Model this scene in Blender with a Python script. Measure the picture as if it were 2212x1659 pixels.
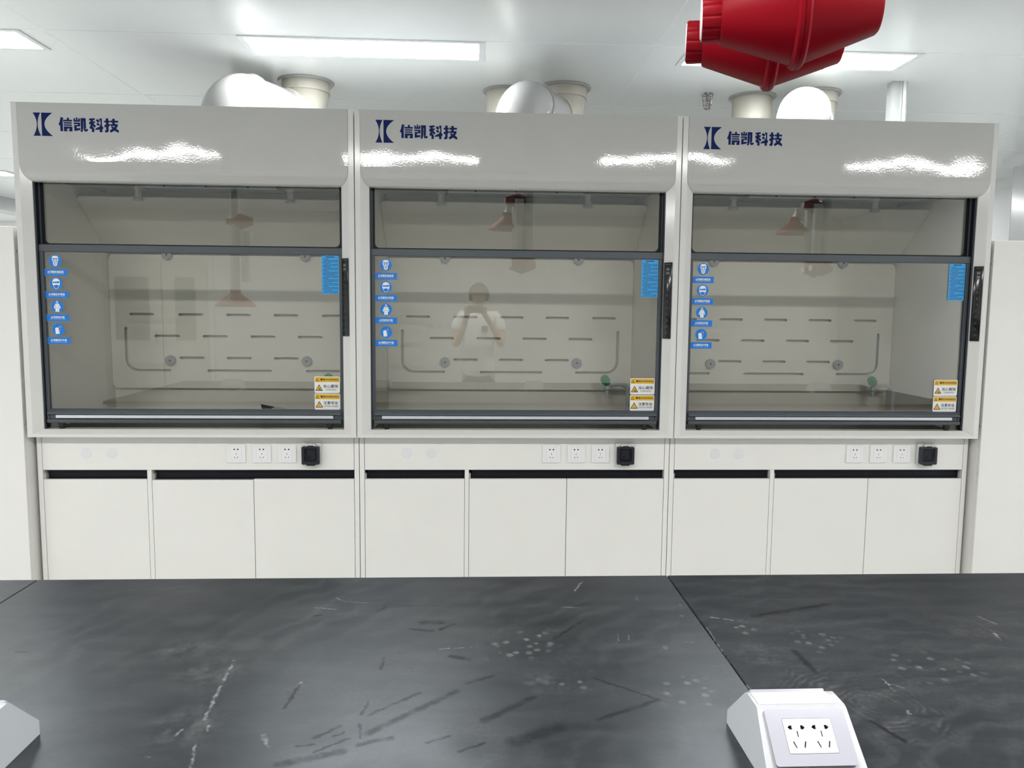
import bpy, bmesh, math, random
from mathutils import Vector, Matrix
from mathutils.geometry import tessellate_polygon

random.seed(7)
for o in list(bpy.data.objects):
    bpy.data.objects.remove(o, do_unlink=True)
SC = bpy.context.scene
COL = SC.collection

# ------------------------------------------------------------------ camera
YAW, PITCH, ROLL, FPX = .0483, .0964, .0097, 1662.0
CAM = Vector((-.1988, -3.59, 1.46))
fw = Vector((math.sin(YAW) * math.cos(PITCH), math.cos(YAW) * math.cos(PITCH), -math.sin(PITCH)))
rt = Vector((math.cos(YAW), -math.sin(YAW), 0))
up = rt.cross(fw)
r2 = rt * math.cos(ROLL) + up * math.sin(ROLL)
u2 = -rt * math.sin(ROLL) + up * math.cos(ROLL)
cd = bpy.data.cameras.new('camera')
cd.sensor_width = 36
cd.lens = FPX / 2212 * 36
cd.clip_start = .005
cd.clip_end = 100
cam = bpy.data.objects.new('camera', cd)
COL.objects.link(cam)
cam.matrix_world = Matrix(((r2.x, u2.x, -fw.x, CAM.x), (r2.y, u2.y, -fw.y, CAM.y), (r2.z, u2.z, -fw.z, CAM.z), (0, 0, 0, 1)))
SC.camera = cam

# ------------------------------------------------------------------ world, exposure
wd = bpy.data.worlds.new('world')
SC.world = wd
wd.use_nodes = True
wd.node_tree.nodes['Background'].inputs[0].default_value = (.8, .85, .9, 1)
wd.node_tree.nodes['Background'].inputs[1].default_value = .05
SC.view_settings.view_transform = 'Standard'
SC.view_settings.look = 'None'
SC.view_settings.gamma = 1
SC.view_settings.use_curve_mapping = False
SC.view_settings.exposure = 0.0
LAMP = 67.0           # strength of the ceiling lights above the bench
LAMP_DIM = 35.0       # strength of the dimmed rows above and behind the hoods

# ------------------------------------------------------------------ materials
MATS = {}
def mat(name, col, rough=.5, metal=0., spec=.5, bumps=(), mott=0., coat=0., mscale=6.):
    m = bpy.data.materials.new(name)
    m.use_nodes = True
    nt = m.node_tree
    b = nt.nodes['Principled BSDF']
    b.inputs['Base Color'].default_value = (*col, 1)
    b.inputs['Roughness'].default_value = rough
    b.inputs['Metallic'].default_value = metal
    b.inputs['Specular IOR Level'].default_value = spec
    b.inputs['Coat Weight'].default_value = coat
    b.inputs['Coat Roughness'].default_value = .05
    if mott or bumps:
        tc = nt.nodes.new('ShaderNodeNewGeometry')
    if mott:
        n = nt.nodes.new('ShaderNodeTexNoise')
        n.inputs['Scale'].default_value = mscale
        n.inputs['Detail'].default_value = 4
        nt.links.new(tc.outputs['Position'], n.inputs['Vector'])
        r = nt.nodes.new('ShaderNodeMapRange')
        r.inputs['From Min'].default_value = .3
        r.inputs['From Max'].default_value = .7
        r.inputs['To Min'].default_value = 1 - mott
        r.inputs['To Max'].default_value = 1 + mott
        nt.links.new(n.outputs['Fac'], r.inputs['Value'])
        x = nt.nodes.new('ShaderNodeVectorMath')
        x.operation = 'SCALE'
        x.inputs[0].default_value = col
        nt.links.new(r.outputs[0], x.inputs['Scale'])
        nt.links.new(x.outputs[0], b.inputs['Base Color'])
    prev = None
    for sc, dist in bumps:
        n = nt.nodes.new('ShaderNodeTexNoise')
        n.inputs['Scale'].default_value = sc
        n.inputs['Detail'].default_value = 1
        nt.links.new(tc.outputs['Position'], n.inputs['Vector'])
        bp = nt.nodes.new('ShaderNodeBump')
        bp.inputs['Strength'].default_value = 1
        bp.inputs['Distance'].default_value = dist
        nt.links.new(n.outputs['Fac'], bp.inputs['Height'])
        if prev:
            nt.links.new(prev.outputs[0], bp.inputs['Normal'])
        prev = bp
    if prev:
        nt.links.new(prev.outputs[0], b.inputs['Normal'])
    MATS[name] = m
    return m

def emis(name, col, s):
    m = mat(name, (.9, .9, .9), .5)
    b = m.node_tree.nodes['Principled BSDF']
    b.inputs['Emission Color'].default_value = (*col, 1)
    b.inputs['Emission Strength'].default_value = s
    return m

def glass(name, tint, ior=1.5, rough=0.):
    m = bpy.data.materials.new(name)
    m.use_nodes = True
    nt = m.node_tree
    nt.nodes.remove(nt.nodes['Principled BSDF'])
    t = nt.nodes.new('ShaderNodeBsdfTransparent')
    t.inputs[0].default_value = (*tint, 1)
    g = nt.nodes.new('ShaderNodeBsdfGlossy')
    g.inputs['Roughness'].default_value = rough
    f = nt.nodes.new('ShaderNodeFresnel')
    f.inputs[0].default_value = ior
    x = nt.nodes.new('ShaderNodeMixShader')
    nt.links.new(f.outputs[0], x.inputs[0])
    nt.links.new(t.outputs[0], x.inputs[1])
    nt.links.new(g.outputs[0], x.inputs[2])
    nt.links.new(x.outputs[0], nt.nodes['Material Output'].inputs[0])
    MATS[name] = m
    return m

mat('panel_shade_white', (.515, .512, .497), .045, bumps=((2.4, .006), (9, .0004), (140, .00006)), mott=.01)  # same paint as the frame, darkened to put the panel's shade into the colour
mat('top_dark', (.22, .225, .23), .5, .3, mott=.15)
mat('frame_white', (.68, .672, .652), .12, bumps=((170, .00005),), mott=.01)
mat('cabinet_white', (.765, .752, .725), .38, mott=.012)
mat('liner_cream', (.91, .885, .765), .55, mott=.02)
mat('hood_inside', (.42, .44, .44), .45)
mat('sash_grey', (.060, .072, .085), .38, mott=.03)
mat('track_grey', (.07, .08, .09), .35)
mat('strip_silver', (.72, .74, .76), .32, .6)
mat('black', (.006, .007, .012), .45, spec=.25)
mat('cover_navy', (.012, .015, .024), .25)
mat('recess_grey', (.10, .10, .11), .6)
mat('black_gap', (.008, .008, .008), .8)
mat('rubber_black', (.012, .012, .012), .6)
mat('knob_grey', (.42, .43, .45), .45, mott=.03)
mat('hanger_grey', (.62, .63, .63), .45)
mat('worktop_black', (.028, .027, .026), .42, mott=.3)
mat('pvc_white', (.36, .358, .352), .14, coat=.3, mott=.01)
mat('pvc_cream', (.50, .475, .41), .35, mott=.05, mscale=10)
mat('ceiling_white', (.81, .835, .825), .22, mott=.008)
mat('seam_white', (.85, .86, .85), .4)
mat('wall_white', (.82, .82, .81), .5, mott=.01)
mat('wall_panel', (.80, .81, .81), .25, mott=.01)
mat('floor_grey', (.76, .77, .76), .3, mott=.05)
mat('lamp_frame', (.72, .74, .75), .35)
emis('lamp_glow', (1, 1, .985), LAMP)
emis('lamp_glow_dim', (.97, 1, 1), LAMP_DIM)
mat('lamp_cover', (.26, .36, .40), .12)
mat('logo_blue', (.004, .014, .10), .4, spec=.1)
mat('sign_blue', (.002, .17, .62), .35)
mat('sheet_blue', (.03, .36, .78), .4)
mat('print_white', (.80, .82, .84), .4)
mat('print_dark', (.01, .03, .10), .5)
mat('ink_black', (.012, .011, .010), .45)
mat('label_white', (.74, .74, .74), .22, bumps=((60, .0006),))
mat('label_yellow', (.66, .40, .03), .25, bumps=((60, .0006),))
mat('triangle_orange', (.80, .42, .03), .35)
mat('panel_black', (.006, .006, .007), .12)
mat('icon_grey', (.07, .075, .08), .4)
mat('digit_grey', (.32, .34, .35), .4)
mat('socket_white', (.77, .77, .775), .22)
mat('socket_insert', (.78, .78, .79), .25)
mat('cap_lilac', (.70, .70, .72), .5)
mat('breaker_grey', (.55, .56, .56), .4)
glass('smoke', (.42, .43, .48), 1.45)
mat('breaker_inner', (.55, .55, .56), .5)
mat('breaker_red', (.45, .02, .03), .4)
mat('faucet_white', (.60, .62, .63), .35)
mat('faucet_green', (.001, .32, .11), .35, spec=.15)
mat('joint_red', (.21, .0012, .007), .42, spec=.10, bumps=((400, .00002),), mott=.03)
mat('chrome', (.30, .30, .31), .25, 1.)
mat('sprinkler_red', (.6, .02, .02), .3)
mat('trunk_white', (.48, .50, .50), .4)
glass('pane', (.99, .993, .99), 1.76)
mat('module_white', (.40, .40, .42), .3, mott=.03, mscale=60)
mat('module_plate', (.34, .34, .385), .13)
mat('module_insert', (.47, .47, .52), .2)
mat('module_side', (.46, .48, .50), .5)
mat('packet_black', (.01, .01, .012), .35)
mat('packet_red', (.45, .02, .02), .4)
mat('foil', (.75, .77, .78), .18, .7)
mat('door_white', (.66, .64, .63), .35)
mat('door_pane', (.22, .24, .25), .1)
mat('skin', (.55, .34, .25), .5)
mat('hair', (.012, .010, .009), .5)
mat('shirt', (.78, .78, .78), .8)
mat('shirt_print', (.10, .10, .11), .8)
mat('trousers', (.03, .032, .04), .8)
mat('shoe', (.05, .05, .05), .6)
mat('phone_body', (.03, .03, .035), .2)

# ------------------------------------------------------------------ mesh helpers
class MB:
    def __init__(s):
        s.v, s.f, s.m = [], [], []
    def add(s, vs, fs, mi=0):
        k = len(s.v)
        s.v += [tuple(p) for p in vs]
        for f in fs:
            s.f.append(tuple(i + k for i in f))
            s.m.append(mi)
        return s
    def box(s, x0, x1, y0, y1, z0, z1, mi=0, bev=0., seg=1):
        if bev:
            bm = bmesh.new()
            bmesh.ops.create_cube(bm, size=1)
            for v in bm.verts:
                v.co = ((x0 + x1) / 2 + v.co.x * (x1 - x0), (y0 + y1) / 2 + v.co.y * (y1 - y0), (z0 + z1) / 2 + v.co.z * (z1 - z0))
            bmesh.ops.bevel(bm, geom=bm.edges[:], offset=bev, segments=seg, affect='EDGES', profile=.5)
            bm.verts.index_update()
            s.add([v.co[:] for v in bm.verts], [[v.index for v in f.verts] for f in bm.faces], mi)
            bm.free()
            return s
        vs = [(x, y, z) for x in (x0, x1) for y in (y0, y1) for z in (z0, z1)]
        return s.add(vs, [(0, 1, 3, 2), (4, 6, 7, 5), (0, 4, 5, 1), (2, 3, 7, 6), (0, 2, 6, 4), (1, 5, 7, 3)], mi)
    def _pt(s, ax, a, b, c):
        return (c, a, b) if ax == 'x' else ((a, c, b) if ax == 'y' else (a, b, c))
    def plate(s, outer, holes, ax, c0, c1, mi=0, both=True):
        # outline with holes, extruded between c0 and c1 along ax
        loops = [outer] + list(holes)
        flat = [p for l in loops for p in l]
        tris = tessellate_polygon([[Vector((p[0], p[1], 0)) for p in l] for l in loops])
        n = len(flat)
        vs = [s._pt(ax, p[0], p[1], c0) for p in flat]
        fs = [tuple(t) for t in tris]
        if c1 is not None:
            vs += [s._pt(ax, p[0], p[1], c1) for p in flat]
            fs += [tuple(i + n for i in t) for t in tris]
            k = 0
            for l in loops:
                m = len(l)
                for i in range(m):
                    j = (i + 1) % m
                    fs.append((k + i, k + j, k + j + n, k + i + n))
                k += m
        return s.add(vs, fs, mi)
    def prism(s, poly, ax, c0, c1, mi=0):
        return s.plate(poly, [], ax, c0, c1, mi)
    def lathe(s, prof, org, ax, n=24, mi=0, cap=True):
        # prof: (distance along axis, radius)
        ax = Vector(ax).normalized()
        a = ax.orthogonal().normalized()
        b = ax.cross(a)
        org = Vector(org)
        vs, fs = [], []
        for h, r in prof:
            for i in range(n):
                t = 2 * math.pi * i / n
                vs.append((org + ax * h + (a * math.cos(t) + b * math.sin(t)) * max(r, 1e-5))[:])
        for k in range(len(prof) - 1):
            for i in range(n):
                j = (i + 1) % n
                fs.append((k * n + i, k * n + j, (k + 1) * n + j, (k + 1) * n + i))
        if cap:
            fs.append(tuple(range(n - 1, -1, -1)))
            fs.append(tuple((len(prof) - 1) * n + i for i in range(n)))
        return s.add(vs, fs, mi)
    def cyl(s, p0, p1, r0, r1=None, n=20, mi=0):
        p0, p1 = Vector(p0), Vector(p1)
        return s.lathe([(0, r0), ((p1 - p0).length, r0 if r1 is None else r1)], p0, p1 - p0, n, mi)
    def tube(s, path, r, n=14, mi=0, close=False):
        P = [Vector(p) for p in path]
        rs = r if isinstance(r, (list, tuple)) else [r] * len(P)
        vs, fs = [], []
        ref = None
        for k, q in enumerate(P):
            if close:
                d = (P[(k + 1) % len(P)] - P[k - 1]).normalized()
            else:
                d = (P[min(k + 1, len(P) - 1)] - P[max(k - 1, 0)]).normalized()
            if ref is None:
                ref = d.orthogonal().normalized()
            a = (ref - d * ref.dot(d)).normalized()
            ref = a
            b = d.cross(a)
            for i in range(n):
                t = 2 * math.pi * i / n
                vs.append((q + (a * math.cos(t) + b * math.sin(t)) * rs[k])[:])
        K = len(P)
        for k in range(K if close else K - 1):
            k2 = (k + 1) % K
            for i in range(n):
                j = (i + 1) % n
                fs.append((k * n + i, k * n + j, k2 * n + j, k2 * n + i))
        if not close:
            fs.append(tuple(range(n - 1, -1, -1)))
            fs.append(tuple((K - 1) * n + i for i in range(n)))
        return s.add(vs, fs, mi)
    def flat(s, vf, x, y, z, sx=1., sz=None, mi=0):
        # 2-D drawing (verts, faces) set on a plane facing -Y
        sz = sx if sz is None else sz
        return s.add([(x + u * sx, y, z + v * sz) for u, v in vf[0]], vf[1], mi)
    def rect(s, x0, x1, z0, z1, y, mi=0):
        return s.add([(x0, y, z0), (x1, y, z0), (x1, y, z1), (x0, y, z1)], [(0, 1, 2, 3)], mi)
    def disc(s, x, z, r, y, n=28, mi=0, sz=1.):
        return s.add([(x + r * math.cos(2 * math.pi * i / n), y, z + sz * r * math.sin(2 * math.pi * i / n)) for i in range(n)], [tuple(range(n))], mi)
    def mesh(s, name, mats, org=(0, 0, 0), smooth=30, mtx=None):
        me = bpy.data.meshes.new(name)
        if mtx is not None:
            vs = [(mtx @ Vector(p))[:] for p in s.v]
        else:
            vs = [(p[0] - org[0], p[1] - org[1], p[2] - org[2]) for p in s.v]
        me.from_pydata(vs, [], s.f)
        for m in mats:
            me.materials.append(MATS[m])
        me.polygons.foreach_set('material_index', s.m)
        bm = bmesh.new()
        bm.from_mesh(me)
        bmesh.ops.recalc_face_normals(bm, faces=bm.faces)
        bm.to_mesh(me)
        bm.free()
        if smooth:
            me.polygons.foreach_set('use_smooth', [True] * len(me.polygons))
            me.set_sharp_from_angle(angle=math.radians(smooth))
        me.update()
        return me
    def build(s, name, mats, parent=None, org=(0, 0, 0), smooth=30, label=None, loc=None):
        if isinstance(mats, str):
            mats = [mats]
        o = bpy.data.objects.new(name, s.mesh(name, mats, org, smooth))
        COL.objects.link(o)
        if parent:
            o.parent = parent
        if loc:
            o.location = loc
        if label:
            o['label'] = label
        return o

def thing(name, loc, label, cat, group=None):
    o = bpy.data.objects.new(name, None)
    o.empty_display_size = .1
    COL.objects.link(o)
    o.location = loc
    return tag(o, label, cat, group)
def tag(o, label, cat, group=None, kind=None):
    o['label'] = label
    o['category'] = cat
    if group:
        o['group'] = group
    if kind:
        o['kind'] = kind
    return o
def struct(o, label, cat):
    o['kind'] = 'structure'
    o['label'] = label
    o['category'] = cat
    return o
def copy_tree(o, parent=None):
    c = o.copy()
    COL.objects.link(c)
    c.parent = parent
    for ch in o.children:
        copy_tree(ch, c)
    return c
def rrect(x0, x1, z0, z1, r, n=6, corners=(1, 1, 1, 1)):
    # rounded rectangle outline, corners: bottom-left, bottom-right, top-right, top-left
    P = []
    for (cx, cz, a0, on) in ((x0 + r, z0 + r, 180, corners[0]), (x1 - r, z0 + r, 270, corners[1]), (x1 - r, z1 - r, 0, corners[2]), (x0 + r, z1 - r, 90, corners[3])):
        if on:
            for i in range(n + 1):
                t = math.radians(a0 + 90 * i / n)
                P.append((cx + r * math.cos(t), cz + r * math.sin(t)))
        else:
            P.append((x0 if cx < (x0 + x1) / 2 else x1, z0 if cz < (z0 + z1) / 2 else z1))
    return P
def fat_path(pts, w, n=6):
    # outline of a round-ended stroke of width w along pts
    P = [Vector(p) for p in pts]
    L, R = [], []
    for k in range(len(P)):
        d = (P[min(k + 1, len(P) - 1)] - P[max(k - 1, 0)]).normalized()
        nrm = Vector((-d.y, d.x)) * w / 2
        L.append(P[k] + nrm)
        R.append(P[k] - nrm)
    out = [q[:] for q in L]
    d = (P[-1] - P[-2]).normalized()
    a = math.atan2(d.y, d.x)
    for i in range(1, n):
        t = a + math.pi / 2 - math.pi * i / n
        out.append((P[-1].x + w / 2 * math.cos(t), P[-1].y + w / 2 * math.sin(t)))
    out += [q[:] for q in reversed(R)]
    d = (P[0] - P[1]).normalized()
    a = math.atan2(d.y, d.x)
    for i in range(1, n):
        t = a + math.pi / 2 - math.pi * i / n
        out.append((P[0].x + w / 2 * math.cos(t), P[0].y + w / 2 * math.sin(t)))
    return out
def circ(x, z, r, n=20):
    return [(x + r * math.cos(2 * math.pi * i / n), z + r * math.sin(2 * math.pi * i / n)) for i in range(n)]

TXT = {}
def text(s, bold=0.):
    # lettering as flat polygons, bounding box normalised to height 1 from (0,0); returns (verts, faces), width
    key = (s, bold)
    if key not in TXT:
        c = bpy.data.curves.new('lettering', 'FONT')
        c.body = s
        c.size = 1
        c.offset = bold
        c.resolution_u = 2
        o = bpy.data.objects.new('lettering', c)
        COL.objects.link(o)
        dg = bpy.context.evaluated_depsgraph_get()
        ev = o.evaluated_get(dg)
        me = ev.to_mesh()
        vs = [(v.co.x, v.co.y) for v in me.vertices]
        fs = [tuple(p.vertices) for p in me.polygons]
        ev.to_mesh_clear()
        bpy.data.objects.remove(o, do_unlink=True)
        bpy.data.curves.remove(c)
        x0, z0 = min(p[0] for p in vs), min(p[1] for p in vs)
        x1, z1 = max(p[0] for p in vs), max(p[1] for p in vs)
        h = z1 - z0
        TXT[key] = (([((p[0] - x0) / h, (p[1] - z0) / h) for p in vs], fs), (x1 - x0) / h)
    return TXT[key]
def put_text(mb, s, x0, x1, z0, z1, y, mi=0, bold=0.):
    # bold lettering is struck several times with a small shift
    vf, w = text(s)
    h = z1 - z0
    for i, (dx, dz) in enumerate(((0, 0),) if not bold else ((-bold, 0), (bold, 0), (0, -bold), (0, bold))):
        mb.flat(vf, x0 + dx * h, y - i * .00005, z0 + dz * h, (x1 - x0) / w, h, mi)

# ------------------------------------------------------------------ room shell
CEIL = 2.76
XL, XR, YF, YB = -8.2, 4.95, -7.0, 9.0
f = MB().box(XL, XR, YF, YB, -.1, 0)
struct(f.build('floor', 'floor_grey'), 'grey laboratory floor', 'floor')
struct(MB().box(XL - .1, XL, YF, YB, 0, CEIL).build('wall_left', 'wall_white'), 'far left white wall', 'wall')
struct(MB().box(XR, XR + .1, YF, YB, 0, CEIL).build('wall_right', 'wall_panel'), 'white side wall behind the right cabinet', 'wall')
struct(MB().box(XL, XR, YB, YB + .1, 0, CEIL).build('wall_back', 'wall_white'), 'far white wall behind the fume hoods', 'wall')
wf = struct(MB().box(XL, XR, YF - .1, YF, 0, CEIL).build('wall_front', 'wall_white'), 'white wall reflected in the hood glass', 'wall')
# pilaster on the right wall with its rounded coving
pil = struct(MB().box(4.31, XR, -1.5, 2.83, 0, CEIL - .0, bev=.03, seg=3).build('trim_1', 'wall_panel'), 'white boxed column on the right wall', 'column')
cv = MB()
cv.prism([(4.31, CEIL), (4.235, CEIL), (4.25, CEIL - .02), (4.28, CEIL - .05), (4.31, CEIL - .07)], 'y', -1.5, 2.86)
cv.build('coving', 'seam_white', pil)
cv = MB()
cv.prism([(XR, CEIL), (XR - .07, CEIL), (XR - .055, CEIL - .02), (XR - .02, CEIL - .055), (XR, CEIL - .07)], 'y', 2.86, YB)
struct(cv.build('trim_2', 'seam_white'), 'rounded coving along the right wall', 'coving')
bmz = MB().box(-6.15, -5.9, 5.2, YB, CEIL - .16, CEIL)
struct(bmz.build('trim_3', 'breaker_grey'), 'grey ceiling beam far to the left', 'beam')

ceil = MB().box(XL, XR, YF, YB, CEIL + .03, CEIL + .1)
ceil = struct(ceil.build('ceiling', 'seam_white'), 'white panelled clean-room ceiling', 'ceiling')
xs = [XL, -5.205, -2.26, .685, 3.63, XR]
ys = [YF]
y = .305 - 1.115 * 6
while y < YB:
    if y > YF + .05:
        ys.append(y)
    y += 1.115
ys.append(YB)
for i in range(len(xs) - 1):
    for j in range(len(ys) - 1):
        MB().box(xs[i] + .002, xs[i + 1] - .002, ys[j] + .002, ys[j + 1] - .002, CEIL, CEIL + .03).build('ceiling_panel', 'ceiling_white', ceil, smooth=0)
for x in xs[1:-1]:
    MB().box(x - .003, x + .003, YF, YB, CEIL - .0006, CEIL + .01).build('seam_strip', 'seam_white', ceil, smooth=0)
for y in ys[1:-1]:
    MB().box(XL, XR, y - .003, y + .003, CEIL - .0008, CEIL + .01).build('seam_strip', 'seam_white', ceil, smooth=0)

# ceiling light panels
LW, LD = 1.195, .292
lroot = thing('ceiling_light', (0, 0, CEIL), '', 'ceiling light', 'ceiling light panels')
fr = MB()
fr.plate(rrect(-LW / 2, LW / 2, -LD / 2, LD / 2, .004, 2), [rrect(-LW / 2 + .028, LW / 2 - .028, -LD / 2 + .024, LD / 2 - .024, .004, 2)], 'z', -.006, 0)
fr.build('frame', 'lamp_frame', lroot)
MB().add([(-LW / 2 + .027, -LD / 2 + .023, -.004), (LW / 2 - .027, -LD / 2 + .023, -.004), (LW / 2 - .027, LD / 2 - .023, -.004), (-LW / 2 + .027, LD / 2 - .023, -.004)], [(0, 3, 2, 1)]).build('diffuser', 'lamp_glow', lroot, smooth=0)
dim_mesh = [c_ for c_ in lroot.children if c_.name.startswith('diffuser')][0].data.copy()
dim_mesh.materials[0] = MATS['lamp_glow_dim']
LX = [-5.17, -2.966, -.757, 1.452, 3.66]
LY = [-3.25, .452, 4.45, 7.72]
first = True
llab = {(-2.966, .452): 'bright ceiling light cut off by the upper left corner', (-.757, .452): 'bright ceiling light above the left and middle fume hoods',
        (1.452, .452): 'bright ceiling light partly hidden by the red joints', (-5.17, 4.45): 'nearer of two far ceiling light strips left of the hoods',
        (-5.17, 7.72): 'farthest ceiling light strip left of the hoods'}
rown = {-3.25: 'overhead row', .452: 'row over the hoods', 4.45: 'unseen part of the row behind the hoods', 7.72: 'farthest row'}
coln = {-5.17: 'first', -2.966: 'second', -.757: 'third', 1.452: 'fourth', 3.66: 'last'}
for yy in LY:
    for xx in LX:
        if yy > 1 and xx > -1 and not (yy < 5 and xx > 3):  # keeps one added, unseen rear lamp on the right to brighten the far side
            continue
        o = lroot if first else copy_tree(lroot)
        first = False
        x2 = xx
        if yy == 4.45 and xx == -5.17:
            x2 = -5.38
        if yy == 7.72:
            x2 = xx - 2.1
        o.location = (x2, yy, CEIL)
        if yy > 0:
            for c_ in o.children:
                if c_.name.startswith('diffuser'):
                    c_.data = dim_mesh
        o['label'] = llab.get((xx, yy), 'ceiling light, %s from the left in the %s' % (coln[xx], rown[yy]))

# ------------------------------------------------------------------ fume hoods
HZ = .85
def build_hood():
    root = thing('fume_hood', (0, 0, HZ), '', 'fume hood', 'white fume hoods in a row')
    og = (0, 0, HZ)
    def B(mb, name, m, parent=root, **k):
        return mb.build(name, m, parent, og if parent is root else og, **k)
    W = .7485
    # carcass: sides, top and back
    c = MB()
    for s in (-1, 1):
        a, b = sorted((s * (W - .006), s * W))
        c.box(a, b, .06, .85, .856, 2.345)
    c.box(-W, W, .84, .85, .856, 2.345)
    c.box(-W, W, .075, .85, .852, .868)
    B(c, 'carcass', 'frame_white')
    B(MB().box(-W, W, .062, .85, 2.339, 2.347), 'top_plate', 'top_dark')  # unseen top, coloured dark to cut the light bounced onto the ceiling
    # front posts with a chamfer towards the opening
    for s in (-1, 1):
        p = [(.7235, 0), (.747, 0), (.7485, .002), (.7485, .06), (.687, .06), (.687, .028)]
        poly = [(s * q[0], q[1]) for q in p]
        B(MB().prism(poly, 'z', .856, 2.35), 'post', 'frame_white')
    # sloping sill with mitred ends
    sl = MB()
    ye, ze = .028, .890
    pr = [(0, .8562), (0, .870), (ye, ze), (.085, ze - .001), (.085, .858)]
    def inset(yv):
        return .7235 - min(yv, ye) / ye * (.7235 - .687)
    n = len(pr)
    vs = [(-inset(a) if a > 0 else -.7235, a - .0006, b) for a, b in pr] + [(inset(a) if a > 0 else .7235, a - .0006, b) for a, b in pr]
    fs = [(i, (i + 1) % n, (i + 1) % n + n, i + n) for i in range(n)] + [tuple(range(n)), tuple(range(n, 2 * n))]
    sl.add(vs, fs)
    B(sl, 'sill', 'frame_white')
    # name panel, curving back along its lower edge
    np_ = MB()
    pr = [(.05, 2.349), (0, 2.349), (0, 2.10), (0, 2.085), (.0015, 2.066), (.005, 2.049), (.011, 2.034), (.019, 2.021), (.028, 2.0125), (.036, 2.0115), (.06, 2.0115), (.06, 2.02), (.05, 2.04)]
    n = len(pr)
    vs = [(-inset(a) + .0012, a - .0012, b) for a, b in pr] + [(inset(a) - .0012, a - .0012, b) for a, b in pr]
    fs = [(i, (i + 1) % n, (i + 1) % n + n, i + n) for i in range(n)]
    np_.add(vs, fs)
    np_.plate([(a - .0012, b) for a, b in pr], [], 'x', -.683, None)
    panel = B(np_, 'name_panel', 'panel_shade_white', smooth=40)
    # logo and lettering
    lg = MB()
    k = .1 / 425
    x0, z0 = -.6535, 2.205
    def arc(p0, p1, p2, n=10):
        # quadratic through the middle point
        out = []
        c = (2 * p1[0] - (p0[0] + p2[0]) / 2, 2 * p1[1] - (p0[1] + p2[1]) / 2)
        for i in range(n + 1):
            t = i / n
            out.append(((1 - t) ** 2 * p0[0] + 2 * t * (1 - t) * c[0] + t * t * p2[0], (1 - t) ** 2 * p0[1] + 2 * t * (1 - t) * c[1] + t * t * p2[1]))
        return out
    left = arc((0, 0), (69, 215), (0, 425)) + arc((137, 425), (82, 215), (134, 0))
    right = [(156, 0), (156, 425)] + arc((360, 425), (207, 215), (356, 0), 14)
    for poly in (left, right):
        lg.prism([(x0 + a * k, z0 + b * k) for a, b in poly], 'y', -.0018, -.0010)
    glyphs = LOGO
    ts = .263 / 1130
    for poly in glyphs:
        lg.prism([(-.5455 + (a - 715) * ts, 2.2885 - (b - 270) * ts) for a, b in poly], 'y', -.0018, -.0010)
    B(lg, 'lettering', 'logo_blue', panel, label='dark blue emblem and four Chinese characters', smooth=0)
    # liner
    for s in (-1, 1):
        a, b = sorted((s * .685, s * .691))
        B(MB().box(a, b, .085, .80, .868, 2.06), 'side_liner', 'liner_cream')
    B(MB().box(-.691, .691, .746, .752, .868, 2.3), 'back_liner', 'liner_cream')
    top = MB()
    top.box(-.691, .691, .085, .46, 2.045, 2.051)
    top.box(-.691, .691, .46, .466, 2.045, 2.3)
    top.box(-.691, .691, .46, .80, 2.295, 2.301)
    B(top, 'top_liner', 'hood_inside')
    B(MB().box(-.685, .685, .088, .80, .868, .884, bev=.002), 'worktop', 'worktop_black')
    # lower baffle with slots
    sw = .0155
    holes = []
    for z, xs_ in ((1.4155, (-.5165, -.253, .0035, .26, .523)), (1.2975, (-.384, -.1245, .1335, .3915)), (1.1785, (-.2525, .003, .2595))):
        h = .066 if z > 1.4 else .068
        for x in xs_:
            holes.append(fat_path([(x - h + sw / 2, z), (x + h - sw / 2, z)], sw))
    holes.append(fat_path([(-.172 + sw / 2, 1.1085), (.179 - sw / 2, 1.1085)], sw))
    for s in (-1, 1):
        pts = [(s * .603, 1.345 - sw / 2), (s * .603, 1.26), (s * .603, 1.172)]
        for i in range(1, 9):
            t = math.radians(90 * i / 8)
            pts.append((s * (.540 + .063 * math.cos(t)), 1.172 - .063 * math.sin(t)))
        pts += [(s * .46, 1.109), (s * (.365 + sw / 2), 1.109)]
        holes.append(fat_path(pts, sw))
    bf = MB().plate(rrect(-.683, .683, 1.012, 1.737, .032, 6), holes, 'y', .712, .718)
    B(bf, 'lower_baffle', 'liner_cream', smooth=25)
    # leaning upper baffle
    ub = MB()
    y0, z0, y1, z1 = .715, 1.748, .40, 1.998
    L = math.hypot(y1 - y0, z1 - z0)
    ub.plate(rrect(-.683, .683, 0, L, .022, 5, (0, 0, 1, 1)), [], 'y', 0, .006)
    dy, dz = (y1 - y0) / L, (z1 - z0) / L
    ub.v = [(a, y0 + b_ * dz + c_ * dy, z0 - b_ * dy + c_ * dz) for a, b_, c_ in ub.v]
    B(ub, 'upper_baffle', 'liner_cream')
    # scalloped baffle knobs
    for (x, z) in ((-.367, 1.165), (.372, 1.165), (-.367, 1.738), (.372, 1.738)):
        kb = MB()
        out = []
        for i in range(36):
            t = 2 * math.pi * i / 36
            r = .0275 - .0016 * max(0, math.cos(6 * t)) ** 6
            out.append((x + r * math.cos(t), z + r * math.sin(t)))
        kb.plate(out, [circ(x, z, .0055, 14)], 'y', .694, .712)
        kb.cyl((x, .703, z), (x, .712, z), .006, n=14, mi=1)
        B(kb, 'baffle_knob', ['knob_grey', 'black_gap'])
    # hangers between ceiling and leaning baffle
    for x in (-.374, .372):
        hg = MB()
        hg.lathe([(0, .021), (.008, .021), (.009, .015), (.05, .016), (.058, .025), (.064, .025), (.0645, .018)], (x, .385, 2.046), (0, 0, -1), 20)
        B(hg, 'hanger', 'hanger_grey')
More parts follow.
